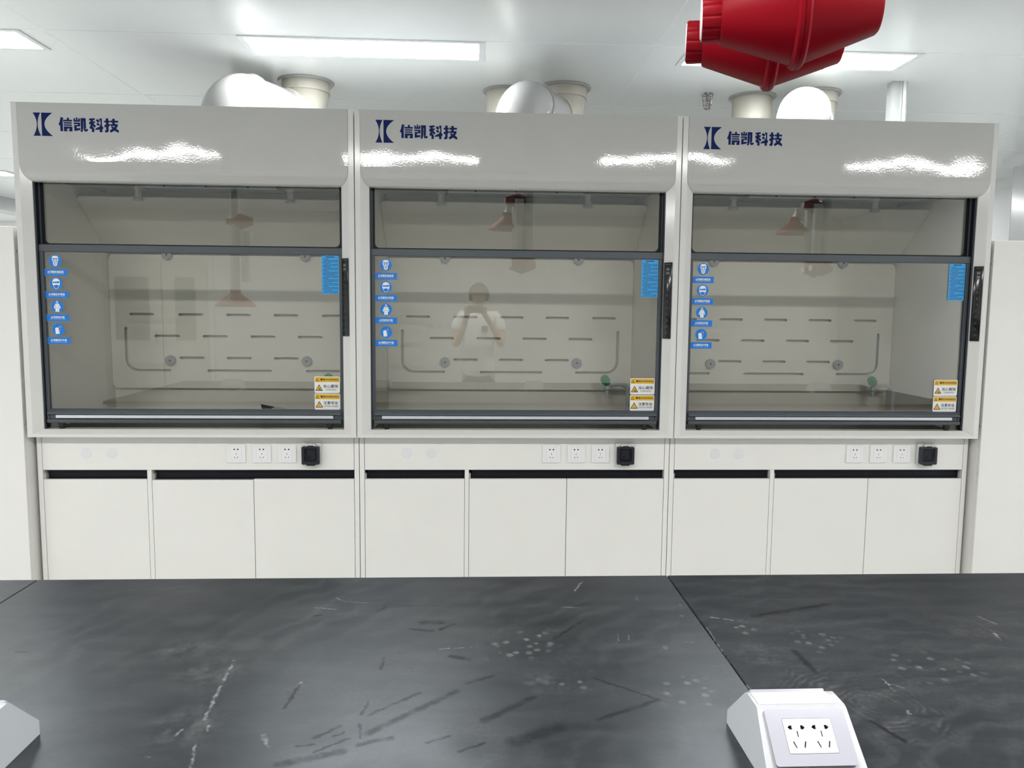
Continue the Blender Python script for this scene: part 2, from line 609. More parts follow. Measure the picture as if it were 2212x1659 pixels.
    # lamp cover in the hood roof
    lc = MB()
    lc.box(-.335, .335, .27, .44, 2.034, 2.046, bev=.002)
    lamp = B(lc, 'hood_lamp', 'lamp_cover')
    lf = MB()
    lf.box(-.335, .335, .262, .272, 2.028, 2.046)
    for x in (-.2, 0, .2):
        lf.cyl((x, .2625, 2.036), (x, .260, 2.036), .004, n=10, mi=1)
    B(lf, 'lamp_frame', ['hanger_grey', 'rubber_black'], lamp)
    # black surround with the fixed upper pane
    bs = MB()
    bs.plate([(-.687, 1.703), (.687, 1.703), (.687, 2.045), (-.687, 2.045)], [rrect(-.669, .669, 1.742, 2.043, .022, 6, (1, 1, 0, 0))], 'y', .076, .084)
    sur = B(bs, 'pane_surround', 'black')
    B(MB().box(-.669, .669, .078, .082, 1.742, 2.043), 'fixed_pane', 'pane', sur, smooth=0)
    # sash tracks
    for s in (-1, 1):
        t = MB()
        def bb(a, b, y0, y1, mi):
            q = sorted((s * a, s * b))
            t.box(q[0], q[1], y0, y1, .886, 2.045, mi)
        bb(.6865, .691, .034, .088, 1)
        bb(.684, .6866, .036, .044, 0)
        bb(.679, .6866, .0725, .0755, 0)
        B(t, 'sash_track', ['track_grey', 'black'])
    # sliding sash
    sash = MB()
    sash.box(-.6855, .6855, .048, .070, 1.703, 1.7355, bev=.002)
    for s in (-1, 1):
        a, b = sorted((s * .6685, s * .6845))
        sash.box(a, b, .050, .070, .93, 1.704, bev=.0015)
    sash = B(sash, 'sash', 'sash_grey')
    B(MB().box(-.669, .669, .057, .062, .975, 1.704), 'sash_pane', 'pane', sash, smooth=0)
    rail = MB()
    pr = [(.070, .981), (.052, .981), (.046, .979), (.030, .963), (.029, .960), (.031, .958), (.046, .956), (.046, .937), (.031, .934), (.028, .930), (.028, .924), (.033, .9175), (.070, .9165)]
    rail.prism(pr, 'x', -.668, .668)
    rail = B(rail, 'sash_handle', 'sash_grey', sash)
    st = MB()
    st.box(-.637, .635, .036, .047, .9395, .9545, bev=.001)
    B(st, 'handle_strip', 'strip_silver', sash)
    for s in (-1, 1):
        ec = MB()
        a, b = sorted((s * .6675, s * .6725))
        ec.prism([(.07, .980), (.05, .98), (.031, .962), (.031, .957), (.041, .952), (.041, .938), (.030, .932), (.030, .923), (.034, .918), (.07, .918)], 'x', a, b)
        B(ec, 'end_cap', 'track_grey', sash)
        fo = MB()
        fo.lathe([(0, .0155), (.004, .0155), (.025, .0115), (.0265, .0105)], (s * .617, .052, .9165), (0, 0, -1), 18)
        B(fo, 'foot', 'rubber_black', sash)
    # stickers on the sash pane
    yg = .0568
    zs = (1.661, 1.559, 1.454, 1.349)
    heads = ('必须戴防毒面具', '必须戴防护眼镜', '必须穿防护服', '必须戴防护手套')
    subs = ('Must wear gas defence mask', 'Must wear protective goggles', 'Must wear protective clothes', 'Must wear protective gloves')
    for k in range(4):
        g = MB()
        x, z = -.617, zs[k]
        g.disc(x, z, .0285, yg, 36, 0)
        g.disc(x, z, .0272, yg - .0002, 36, 1)
        zb = z - .0515
        g.rect(-.6695, -.565, zb - .0155, zb + .0155, yg, 0)
        g.rect(-.6687, -.5658, zb - .0148, zb + .0148, yg - .0002, 1)
        m = .035 if k != 2 else .030
        put_text(g, heads[k], x - m - .001, x + m + .001, zb - .0035, zb + .0075, yg - .0004, 2, .022)
        put_text(g, subs[k], x - .035, x + .036, zb - .0088, zb - .0058, yg - .0004, 2, 0)
        yp = yg - .0004
        def P(poly, mi=2, yy=yp):
            g.add([(x + a, yy, z + b) for a, b in poly], [tuple(range(len(poly)))], mi)
        if k == 0:      # head with a gas mask
            P([(-.014, .004), (-.014, .017), (-.009, .023), (.009, .023), (.014, .017), (.014, .004), (.010, -.004), (.009, -.016), (.004, -.0225), (-.004, -.0225), (-.009, -.016), (-.010, -.004)])
            P([(-.0115, .008), (-.0105, .0135), (0, .0105), (.0105, .0135), (.0115, .008), (0, .0065)], 1, yp - .0002)
            for s in (-1, 1):
                g.disc(x + s * .0055, z + .0015, .0032, yp - .0002, 12, 1)
            P([(-.009, -.0055), (0, -.0035), (.009, -.0055), (.0075, -.0075), (0, -.0055), (-.0075, -.0075)], 1, yp - .0002)
            for r in (.0055, .0025):
                g.disc(x, z - .013, r, yp - (.0002 if r > .003 else .0003), 14, 3 if r > .003 else 2)
        elif k == 1:    # head with goggles
            P([(-.0165, .004), (-.0165, .012), (-.010, .021), (0, .0235), (.010, .021), (.0165, .012), (.0165, .004), (.0155, -.006), (.009, -.020), (.005, -.0235), (-.005, -.0235), (-.009, -.020), (-.0155, -.006)])
            P([(-.0145, .002), (-.0145, .009), (-.004, .0075), (.010, .010), (.0145, .009), (.0145, .002), (.0135, -.006), (.0075, -.019), (.004, -.0215), (-.004, -.0215), (-.0075, -.019), (-.0135, -.006)], 1, yp - .0002)
            P([(-.017, .0015), (.017, .0015), (.0165, -.003), (.012, -.0075), (.003, -.0075), (0, -.0035), (-.003, -.0075), (-.012, -.0075), (-.0165, -.003)], 2, yp - .0004)
        elif k == 2:    # protective suit
            g.disc(x, z + .019, .0052, yp, 14, 2)
            g.disc(x, z + .0185, .0028, yp - .0002, 12, 1)
            P([(-.0085, .013), (.0085, .013), (.009, -.003), (-.009, -.003)])
            P([(-.0085, .0132), (-.0155, -.004), (-.012, -.0115), (-.007, .002)])
            P([(.0085, .0132), (.0155, -.004), (.012, -.0115), (.007, .002)])
            P([(-.0085, -.004), (-.0005, -.004), (-.0005, -.024), (-.0085, -.024)])
            P([(.0005, -.004), (.0085, -.004), (.0085, -.024), (.0005, -.024)])
            P([(-.0035, .013), (0, .006), (.0035, .013), (.0028, .013), (0, .0075), (-.0028, .013)], 1, yp - .0002)
        else:           # glove
            P([(-.012, -.021), (-.014, .004), (-.010, .008), (.001, .009), (.002, .001), (.006, -.020)])
            P([(.000, .016), (.014, .013), (.013, .008), (.009, .010), (.008, .004), (.006, .004), (.007, .011), (.001, .013)], 3)
            P([(.007, .000), (.010, .002), (.009, -.010), (.0075, -.010)], 3)
        B(g, 'safety_sticker', ['sheet_blue', 'sign_blue', 'print_white', 'digit_grey'], sash, smooth=0)
    # pale blue instruction sheet
    g = MB()
    g.rect(.5868, .6665, 1.5245, 1.7015, yg, 0)
    rs = random.Random(3)
    z = 1.694
    g.rect(.606, .646, z - .002, z + .0022, yg - .0003, 1)
    z -= .009
    for i in range(27):
        a = .590 + (.007 if i % 3 == 1 else .001)
        e = .6625 if i % 3 else .59 + rs.uniform(.02, .06)
        xx = a
        while xx < e - .003:
            l = min(rs.uniform(.006, .022), e - xx)
            g.rect(xx, xx + l, z - .0012, z + .0010, yg - .0003, 1)
            xx += l + .0012
        z -= .00595
    B(g, 'instruction_sheet', ['sheet_blue', 'print_dark'], sash, smooth=0, label='pale blue sheet of small dark text')
    # warning labels
    for k, (z0, z1, hz, en) in enumerate(((1.060, 1.138, '当心腐蚀', 'CORROSION'), (.981, 1.057, '注意安全', 'CAUTION  DANGER'))):
        g = MB()
        x0, x1 = .546, .6645
        g.plate(rrect(x0, x1, z0, z1, .006, 4), [], 'y', yg, yg - .0002, 0)
        zb = z1 - .0265
        g.plate(rrect(x0 + .003, x1 - .003, zb, z1 - .003, .004, 4, (0, 0, 1, 1)), [], 'y', yg - .0004, None, 1)
        def tri(cx, cz, s, mi, yy):
            g.add([(cx - s * .58, yy, cz - s * .5), (cx + s * .58, yy, cz - s * .5), (cx, yy, cz + s * .5)], [(0, 1, 2)], mi)
        tri(x0 + .0135, zb + .0115, .0145, 2, yg - .0006)
        tri(x0 + .0135, zb + .0110, .0095, 1, yg - .0008)
        g.rect(x0 + .0130, x0 + .0140, zb + .0075, zb + .0125, yg - .0010, 2)
        put_text(g, '警告/WARNING', x0 + .028, x1 - .006, zb + .0075, zb + .0165, yg - .0006, 2, .035)
        cz = z0 + .0255
        tri(x0 + .0215, cz, .031, 2, yg - .0006)
        tri(x0 + .0215, cz - .0012, .0222, 3, yg - .0008)
        if k == 0:
            g.rect(x0 + .0165, x0 + .0225, cz - .009, cz - .006, yg - .0010, 2)
            g.rect(x0 + .0225, x0 + .0300, cz - .0115, cz - .0085, yg - .0010, 2)
            g.rect(x0 + .0195, x0 + .0255, cz - .001, cz + .0005, yg - .0010, 2)
            g.rect(x0 + .0185, x0 + .0215, cz - .005, cz - .0035, yg - .0010, 2)
            g.disc(x0 + .0245, cz - .0055, .002, yg - .0010, 10, 2)
        else:
            g.rect(x0 + .0207, x0 + .0223, cz - .0065, cz + .004, yg - .0010, 2)
            g.disc(x0 + .0215, cz - .0095, .0011, yg - .0010, 8, 2)
        put_text(g, hz, x0 + .041, x1 - .009, cz - .001, cz + .0145, yg - .0006, 2, .015)
        w = .052 if k == 0 else .068
        cx = (x0 + .041 + x1 - .009) / 2
        put_text(g, en, cx - w / 2, cx + w / 2, cz - .0135, cz - .0055, yg - .0006, 2, 0)
        B(g, 'warning_label', ['label_white', 'label_yellow', 'ink_black', 'triangle_orange'], sash, smooth=0)
    # black touch controller on the right post chamfer
    ct = MB()
    # local frame lies on the chamfer: u along chamfer, w out of it
    d = Vector((.687 - .7235, .028, 0)).normalized()
    nn = Vector((-d.y, d.x, 0))
    if nn.y > 0:
        nn = -nn
    mid = Vector((.7052, .014, 0))
    def CP(u, w, z):
        q = mid - d * u + nn * w
        return (q.x, q.y, z)
    zc0, zc1 = 1.330, 1.687
    cb = MB().box(-.0205, .0205, 0, .007, zc0, zc1, bev=.0025, seg=2)
    ct.v, ct.f, ct.m = [CP(a, b_, c_) for a, b_, c_ in cb.v], cb.f, cb.m
    ct = B(ct, 'controller', 'panel_black')
    ic = MB()
    def frame_(u0, u1, z0, z1, t, mi):
        for (a, b_, e, h) in ((u0, u1, z0, z0 + t), (u0, u1, z1 - t, z1), (u0, u0 + t, z0, z1), (u1 - t, u1, z0, z1)):
            ic.add([CP(a, .0073, e), CP(b_, .0073, e), CP(b_, .0073, h), CP(a, .0073, h)], [(0, 1, 2, 3)], mi)
    def bar(u0, u1, z0, z1, mi):
        ic.add([CP(u0, .0073, z0), CP(u1, .0073, z0), CP(u1, .0073, z1), CP(u0, .0073, z1)], [(0, 1, 2, 3)], mi)
    bar(-.012, .012, 1.6765, 1.679, 0)
    frame_(-.0125, .0125, 1.628, 1.664, .0008, 0)
    bar(-.0125, .0125, 1.6455, 1.6463, 0)
    for zc in (1.655, 1.637):
        for u in (-.004, .004):
            frame_(u - .003, u + .003, zc - .0045, zc + .0045, .0014, 1)
            bar(u - .003, u + .003, zc - .0007, zc + .0007, 1)
    for k in range(9):
        zc = 1.592 - k * .0292
        for (a, b_) in ((-.011, -.005), (.005, .011)):
            bar(a, b_, zc - .0095, zc - .0088, 0)
            bar(a, b_, zc + .0088, zc + .0095, 0)
        bar(-.0115, -.0108, zc - .009, zc + .009, 0)
        bar(.0108, .0115, zc - .009, zc + .004, 0)
        if k in (1, 5, 7, 8):
            frame_(-.004, .004, zc - .005, zc + .005, .0016, 0)
        elif k in (0, 2, 6):
            bar(-.0012, .0012, zc - .006, zc + .006, 0)
            bar(-.005, .005, zc - .0012, zc + .0012, 0)
        elif k == 3:
            bar(-.005, .004, zc + .002, zc + .0035, 0)
            bar(.002, .0036, zc - .005, zc + .002, 0)
        else:
            bar(-.005, .004, zc - .0035, zc - .002, 0)
            bar(-.0036, -.002, zc - .002, zc + .005, 0)
    B(ic, 'touch_icons', ['icon_grey', 'digit_grey'], ct, smooth=0)['kind'] = 'stuff'
    # water tap
    fx, fy = .645, .60
    fp = [(fx, fy, .884), (fx, fy, .95), (fx, fy, 1.012)]
    for i in range(1, 8):
        t = math.radians(90 * i / 7)
        fp.append((fx - .044 + .044 * math.cos(t), fy, 1.012 + .044 * math.sin(t)))
    fp += [(fx - .08, fy, 1.056), (.536, fy, 1.056)]
    fa = MB().tube(fp, .0115, 16)
    fa.lathe([(0, .022), (.006, .022), (.010, .016), (.02, .0135)], (fx, fy, .884), (0, 0, 1), 18)
    fa = B(fa, 'faucet', 'faucet_white')
    nz = MB()
    nz.lathe([(0, .011), (.012, .0145), (.03, .0145), (.036, .0175), (.046, .0175), (.05, .011), (.052, .0095), (.083, .0065), (.086, .005)], (.530, fy, 1.074), (0, 0, -1), 18)
    nz.lathe([(0, .012), (.02, .012)], (.534, fy, 1.05), (-.5, -.25, .8), 16)
    B(nz, 'nozzle', 'faucet_white', fa)
    hd = MB()
    ax = Vector((-.52, -.3, .8)).normalized()
    prof = [(0, .014), (.004, .019), (.022, .0255), (.044, .0235), (.056, .0165), (.060, .010)]
    hd.lathe(prof, Vector((.532, fy - .004, 1.055)), ax, 8)
    B(hd, 'handle', 'faucet_green', fa, smooth=12)
    return root

# the four lettering characters, drawn in the photograph's crop scale (x right, y down)
LOGO = [
    # xin
    [(765, 272), (815, 285), (795, 345), (800, 345), (800, 535), (752, 535), (752, 430), (740, 432), (722, 408), (745, 360)],
    [(880, 285), (905, 278), (918, 300), (918, 322), (975, 322), (975, 352), (808, 352), (808, 322), (880, 322)],
    [(818, 366), (966, 366), (966, 392), (818, 392)],
    [(818, 408), (966, 408), (966, 432), (818, 432)],
    [(818, 446), (975, 446), (975, 535), (912, 535), (912, 502), (926, 502), (926, 490), (912, 490), (912, 476), (900, 476), (900, 490), (866, 490), (866, 502), (880, 502), (880, 535), (818, 535)],
    # kai
    [(1003, 292), (1032, 292), (1032, 325), (1048, 325), (1048, 275), (1075, 275), (1075, 325), (1090, 325), (1090, 292), (1122, 292), (1122, 355), (1003, 355)],
    [(1003, 370), (1122, 370), (1122, 440), (1055, 440), (1055, 475), (1122, 470), (1122, 505), (1020, 527), (1010, 520), (1010, 415), (1080, 415), (1080, 398), (1003, 398)],
    [(1134, 285), (1228, 285), (1228, 470), (1212, 485), (1230, 500), (1230, 485), (1262, 485), (1262, 510), (1240, 532), (1205, 532), (1185, 505), (1185, 335), (1178, 335), (1178, 460), (1160, 540), (1125, 540), (1134, 500)],
    # ke
    [(1292, 292), (1395, 280), (1395, 315), (1360, 320), (1360, 340), (1400, 340), (1400, 372), (1372, 372), (1378, 390), (1345, 430), (1380, 470), (1380, 540), (1335, 540), (1335, 480), (1318, 486), (1292, 460), (1320, 400), (1292, 400), (1292, 350), (1320, 345), (1320, 325), (1292, 325)],
    [(1440, 295), (1492, 330), (1465, 365), (1415, 330)],
    [(1445, 362), (1490, 395), (1462, 425), (1420, 392)],
    [(1378, 392), (1415, 425), (1390, 460), (1350, 425)],
    [(1480, 285), (1528, 285), (1528, 430), (1548, 438), (1548, 480), (1530, 480), (1530, 540), (1482, 540), (1482, 492), (1390, 500), (1420, 462), (1475, 440), (1503, 395), (1503, 330), (1480, 310)],
    # ji
    [(1602, 280), (1648, 280), (1648, 322), (1670, 322), (1670, 358), (1648, 358), (1648, 385), (1672, 380), (1672, 420), (1648, 430), (1648, 510), (1630, 540), (1580, 540), (1580, 500), (1602, 498), (1602, 440), (1572, 448), (1572, 405), (1602, 398), (1602, 358), (1572, 358), (1572, 322), (1602, 322)],
    [(1720, 285), (1768, 285), (1768, 320), (1830, 320), (1830, 355), (1768, 355), (1768, 385), (1822, 385), (1822, 420), (1790, 465), (1840, 505), (1830, 548), (1755, 505), (1690, 545), (1665, 510), (1715, 470), (1690, 430), (1735, 430), (1752, 446), (1770, 420), (1682, 420), (1682, 385), (1720, 385), (1720, 355), (1680, 355), (1680, 320), (1720, 320)],
]

hood = build_hood()
hood_labels = ['white fume hood on the left, with a black packet inside',
               'white fume hood in the middle, mirroring the photographer in its glass',
               'white fume hood on the right, beside the square white ceiling post']
hoods = [hood, copy_tree(hood), copy_tree(hood)]
for h, x, l in zip(hoods, (-1.5, 0, 1.5), hood_labels):
    h.location = (x, 0, HZ)
    h['label'] = l

# ------------------------------------------------------------------ base cabinets
def build_base():
    root = thing('base_cabinet', (0, 0, 0), '', 'cabinet', 'white base cabinets under the fume hoods')
    Y = .07
    c = MB()
    W = .7485
    for s in (-1, 1):
        a, b = sorted((s * .7265, s * W))
        c.box(a, b, Y, .82, .0, .852, bev=.001)
    c.box(-.246, -.226, Y, .80, .10, .688, bev=.001)
    c.box(-.7265, .7265, .80, .82, .0, .852)
    c.box(-.7265, .7265, Y + .02, .80, .09, .105)
    c.box(-.7265, .7265, Y + .06, Y + .075, .0, .095)
    c.build('carcass', 'cabinet_white', root)
    MB().box(-.7245, .7245, Y, Y + .02, .6885, .850, bev=.001).build('service_panel', 'cabinet_white', root)
    # black finger channel above the doors
    for a, b in ((-.7262, -.2465), (-.2255, .7262)):
        ch = MB()
        ch.box(a + .012, b, Y + .034, Y + .038, .60, .6885)
        ch.box(a, b, Y + .021, Y + .038, .684, .6885)
        ch.box(a, b, Y + .022, Y + .060, .60, .604)
        ch.build('finger_channel', 'black', root)
        MB().box(a, a + .008, Y + .012, Y + .034, .62, .668).build('channel_cap', 'knob_grey', root)
    for a, b in ((-.7245, -.2475), (-.2242, .2480), (.2505, .7245)):
        MB().box(a, b, Y, Y + .018, .102, .6435, bev=.0012).build('door', 'cabinet_white', root)
    bk = MB()
    bk.box(-.7262, -.2465, Y + .019, Y + .021, .1, .6435)
    bk.box(-.2255, .7262, Y + .019, Y + .021, .1, .6435)
    bk.build('shadow_gap', 'black_gap', root)
    for x in (-.524, -.405):
        MB().lathe([(0, .0245), (.0012, .0240), (.0016, .022)], (x, Y, .768), (0, -1, 0), 32).build('hole_cap', 'cap_lilac', root)
    for x in (.1725, .292, .410):
        z = .768
        s = MB()
        s.plate(rrect(x - .043, x + .043, z - .043, z + .043, .003, 3), [rrect(x - .025, x + .025, z - .033, z + .033, .002, 2)], 'y', Y - .0065, Y - .0005)
        so = s.build('socket', 'socket_white', root)
        holes = []
        for sg in (-1, 1):
            pts = [(x + sg * .0055, z + .0165)]
            cx = x + sg * .0095
            pts = [(x + sg * .0055, z + .0245), (x + sg * .0055, z + .0165), (cx, z + .0170), (x + sg * .0135, z + .0205), (cx, z + .0240)]
            holes.append(pts)
            a = Vector((x + sg * .0045, z - .0215))
            b = Vector((x + sg * .0088, z - .0145))
            dd = (b - a).normalized()
            q = Vector((-dd.y, dd.x)) * .0012
            holes.append([(a + q)[:], (b + q)[:], (b - q)[:], (a - q)[:]])
        holes.append([(x - .0012, z - .005), (x + .0012, z - .005), (x + .0012, z + .003), (x - .0012, z + .003)])
        i = MB()
        i.plate(rrect(x - .0247, x + .0247, z - .0327, z + .0327, .002, 2), holes, 'y', Y - .0068, Y - .004)
        i.build('socket_insert', 'socket_insert', so)
        MB().box(x - .02, x + .02, Y - .0035, Y - .0025, z - .028, z + .03).build('dark_backing', 'black_gap', so)  # black backing sheet standing in for the shade inside the socket holes
    # weatherproof breaker box
    x, z = .5275, .7690
    b = MB().box(x - .048, x + .048, Y - .020, Y, z - .052, z + .052, bev=.007, seg=2)
    for q in (-.018, .018):
        b.box(x + q - .004, x + q + .004, Y - .036, Y - .016, z + .040, z + .051)
    bo = b.build('breaker_box', 'breaker_grey', root)
    MB().box(x - .042, x + .042, Y - .0215, Y - .0203, z - .044, z + .036).build('box_recess', 'recess_grey', bo)
    MB().box(x - .018, x + .018, Y - .028, Y - .0215, z - .025, z + .022, bev=.001).build('breaker', 'breaker_inner', bo)
    MB().box(x - .013, x - .003, Y - .033, Y - .028, z - .023, z - .005, bev=.001).build('breaker_switch', 'breaker_red', bo)
    cv = MB()
    cv.box(x - .0310, x + .0310, Y - .0375, Y - .0360, z - .034, z + .031, bev=.0005)
    cv.build('cover_window', 'smoke', bo)
    ce = MB()
    ce.plate(rrect(x - .0420, x + .0420, z - .0475, z + .0385, .007, 4), [rrect(x - .030, x + .030, z - .033, z + .030, .003, 3)], 'y', Y - .039, Y - .020)
    ce.box(x - .021, x + .021, Y - .037, Y - .024, z - .0535, z - .0485, bev=.001)
    ce.build('cover', 'cover_navy', bo)
    hb = MB()
    hb.box(x - .020, x + .020, Y - .034, Y - .02, z + .0415, z + .051, bev=.002)
    hb.build('hinge_block', 'breaker_grey', bo)
    return root
base = build_base()
bases = [base, copy_tree(base), copy_tree(base)]
for b, x, l in zip(bases, (-1.5, 0, 1.5), ('left', 'middle', 'right')):
    b.location = (x, 0, 0)
    b['label'] = 'white base cabinet with sockets and breaker under the %s fume hood' % l
# the middle door of the left cabinet hangs a little lower
ds = [c for c in bases[0].children if c.name.startswith('door')]
ds[1].location.z -= .004

# ------------------------------------------------------------------ tall cabinets at both ends
for s, lab in ((-1, 'tall plain white cabinet at the left edge of the photo'), (1, 'tall plain white cabinet at the right edge of the photo')):
    t = thing('tall_cabinet', (s * 2.72, 0, 0), lab, 'cabinet', 'tall white cabinets flanking the hoods')
    xi = s * (2.264 - 2.72)
    xo = s * (3.17 - 2.72)
    def X(a, b):
        return sorted((a, b))
    c = MB()
    q = X(xi, xo)
    c.box(q[0], q[1], .022, .55, 0, 1.81, bev=.002)
    c.build('body', 'cabinet_white', t)
    m = (xi + xo) / 2
    for a, b in ((xi, m - s * .0015), (m + s * .0015, xo)):
        q = X(a, b)
        d = MB().box(q[0], q[1], 0, .020, .08, 1.809, bev=.0015).build('door', 'cabinet_white', t)
        hx = (m - s * .04) if a == xi else (m + s * .04)
        h = MB().tube([(hx, 0, .95), (hx, -.03, .955), (hx, -.03, 1.085), (hx, 0, 1.09)], .005, 10)
        h.build('handle', 'chrome', d)
    for z in (1.70, .92):
        MB().cyl((xi, .010, z), (xi - s * .004, .010, z), .006, n=12).build('screw', 'knob_grey', t)

# ------------------------------------------------------------------ exhaust ducts
R = .125
def build_duct():
    t = thing('exhaust_duct', (0, 0, 2.35), '', 'duct', 'white exhaust ducts on the fume hoods')
    og = (0, 0, 2.35)
    ax, ay = .018, .53
    bx, by = .315, 1.07
    zc = 2.55
    d = Vector((bx - ax, by - ay, 0))
    L = d.length
    d = d.normalized()
    rb = .165
    def bend(org, d0, d1, n=12, r=rb):
        # quarter bend from direction d0 to d1, starting at org
        c = Vector(org) + d1 * r
        return [c - d1 * r * math.cos(math.radians(90 * i / n)) + d0 * r * math.sin(math.radians(90 * i / n)) for i in range(n + 1)]
    Z = Vector((0, 0, 1))
    p = bend((ax, ay, zc - rb), Z, d)
    e = MB().tube(p, R + .004, 36)
    e.build('elbow', 'pvc_white', t, og, label='glossy white elbow')
    cl = MB()
    cl.lathe([(0, R + .02), (.006, R + .022), (.05, R + .016), (.056, R + .004)], (ax, ay, 2.351), Z, 36)
    cl.build('collar', 'pvc_white', t, og)
    s0 = Vector((ax, ay, zc)) + d * rb
    s1 = Vector((bx, by, zc)) - d * rb
    rg = MB()
    rg.lathe([(-.005, R + .006), (0, R + .012), (.012, R + .012), (.03, R + .006), (.034, R)], s0, d, 36)
    rg.build('joint_ring', 'pvc_white', t, og)
    MB().cyl(s0, s1, R, n=36).build('pipe', 'pvc_white', t, og)
    rg = MB()
    rg.lathe([(-.02, R), (-.018, R + .007), (.0, R + .008), (.004, R + .004)], s1, d, 36)
    rg.build('joint_ring', 'pvc_cream', t, og)
    p = bend(s1, d, Z)
    e2 = MB().tube(p, R + .002, 36)
    e2.build('elbow', 'pvc_cream', t, og)
    up_ = MB()
    top0 = p[-1]
    up_.lathe([(0, R + .002), (.0, R + .012), (CEIL - top0.z + .018, R + .012)], top0 - Z * .02, Z, 36)
    up_.build('riser', 'pvc_cream', t, og)
    fl = MB().lathe([(0, R + .030), (.006, R + .034), (.010, R + .034)], (bx, by, CEIL - .011), Z, 36, cap=False)
    fl.lathe([(0, R + .012), (.010, R + .012)], (bx, by, CEIL - .0112), Z, 36, cap=False)
    fl.lathe([(0, R + .0118), (.00005, R + .0302)], (bx, by, CEIL - .0111), Z, 36, cap=False)
    fl.build('flange', 'pvc_white', t, og)
    # spare straight pipe behind the hood
    return t
duct = build_duct()
ducts = [duct, copy_tree(duct), copy_tree(duct)]
for dct, x, l in zip(ducts, (-1.5, 0, 1.5), ('long white duct with two elbows on top of the left fume hood', 'white duct with two elbows on top of the middle fume hood', 'white duct elbow on top of the right fume hood, under the red joints')):
    dct.location = (x, 0, 2.35)
    dct['label'] = l
st = thing('straight_duct', (0, 1.165, 0), '', 'duct', 'straight cream ducts behind the hoods')
MB().cyl((0, 0, .9), (0, 0, CEIL), .118, n=36).build('pipe', 'pvc_cream', st)
MB().lathe([(0, .133), (.004, .14), (.009, .14)], (0, 0, CEIL - .010), (0, 0, 1), 36).build('flange', 'pvc_white', st)
MB().lathe([(0, .15), (.02, .15), (.03, .125), (.9, .118)], (0, 0, 0), (0, 0, 1), 36).build('foot_pipe', 'pvc_cream', st)
sts = [st, copy_tree(st), copy_tree(st)]
for s_, x, l in zip(sts, (-1.5, 0, 1.5), ('left', 'middle', 'right')):
    s_.location = (x - .022, 1.165, 0)
    s_['label'] = 'straight cream duct pipe standing behind the %s fume hood' % l

# square white cable post between hood and ceiling
cp = thing('cable_post', (2.181, .80, 2.348), 'square white cable post between the right hood and the ceiling', 'post')
k = MB()
k.prism([(-.043, -.03), (.006, -.03), (.008, -.036), (.012, -.036), (.014, -.03), (.043, -.03), (.043, .03), (-.043, .03)], 'z', 0, CEIL - 2.348)
k.build('trunk', 'trunk_white', cp)
k = MB()
k.box(.018, .036, -.033, -.0295, 0, CEIL - 2.348, bev=.001)
k.build('cover_strip', 'seam_white', cp)

# fire sprinkler in a wire guard
sp = thing('sprinkler', (1.183, 1.10, CEIL), 'fire sprinkler in a wire guard on the ceiling', 'sprinkler')
MB().lathe([(0, .022), (.006, .020), (.008, .009), (.03, .008), (.034, .011), (.04, .011)], (0, 0, 0), (0, 0, -1), 16).build('body', 'chrome', sp)
MB().cyl((0, 0, -.040), (0, 0, -.062), .0028, n=10).build('bulb', 'sprinkler_red', sp)
fr = MB()
for s in (-1, 1):
    fr.tube([(s * .009, 0, -.036), (s * .013, 0, -.052), (s * .008, 0, -.066), (0, 0, -.072)], .0018, 8)
fr.lathe([(0, .013), (.0015, .013)], (0, 0, -.072), (0, 0, -1), 16)
fr.build('deflector', 'chrome', sp)
gd = MB()
for z, r in ((-.012, .033), (-.040, .030), (-.068, .025), (-.090, .018)):
    gd.tube([(r * math.cos(t * math.pi / 10), r * math.sin(t * math.pi / 10), z) for t in range(20)], .0021, 6, close=True)
for q in range(4):
    a = math.pi / 4 + q * math.pi / 2
    gd.tube([(r * math.cos(a), r * math.sin(a), z) for z, r in ((-.004, .030), (-.012, .033), (-.040, .030), (-.068, .025), (-.090, .018), (-.096, .004))], .0021, 6)
gd.build('wire_guard', 'chrome', sp)

# small black packet lying in the left hood
pk = thing('packet', (-1.29, .50, .885), 'small black packet with a red spot inside the left hood', 'packet')
k = MB()
k.add([(-.030, .02, 0), (.024, .01, 0), (-.034, -.012, .066), (.030, -.004, .052), (-.030, .03, 0), (.024, .02, 0), (-.034, -.002, .066), (.030, .006, .052)],
      [(0, 1, 3, 2), (4, 6, 7, 5), (0, 2, 6, 4), (1, 5, 7, 3), (2, 3, 7, 6), (0, 4, 5, 1)])
k.build('pouch', 'packet_black', pk)
k = MB()
k.v = [(a, -.0125 + (.066 - c_) * .45 - .001, c_) for a, c_ in circ(-.004, .030, .013, 20)]
k.f, k.m = [tuple(range(20))], [0]
k.build('red_spot', 'packet_red', pk, smooth=0)
k = MB()
k.add([(.020, 0, .050), (.075, -.01, .048), (.15, .0, .030), (.20, 0, .02), (.20, .05, .0), (.02, .05, .0), (.022, -.005, .030), (.11, -.02, .028)], [(0, 1, 7, 6), (1, 2, 3, 7), (0, 5, 4, 3, 2, 1)])
k.build('foil_sheet', 'foil', pk, smooth=0)

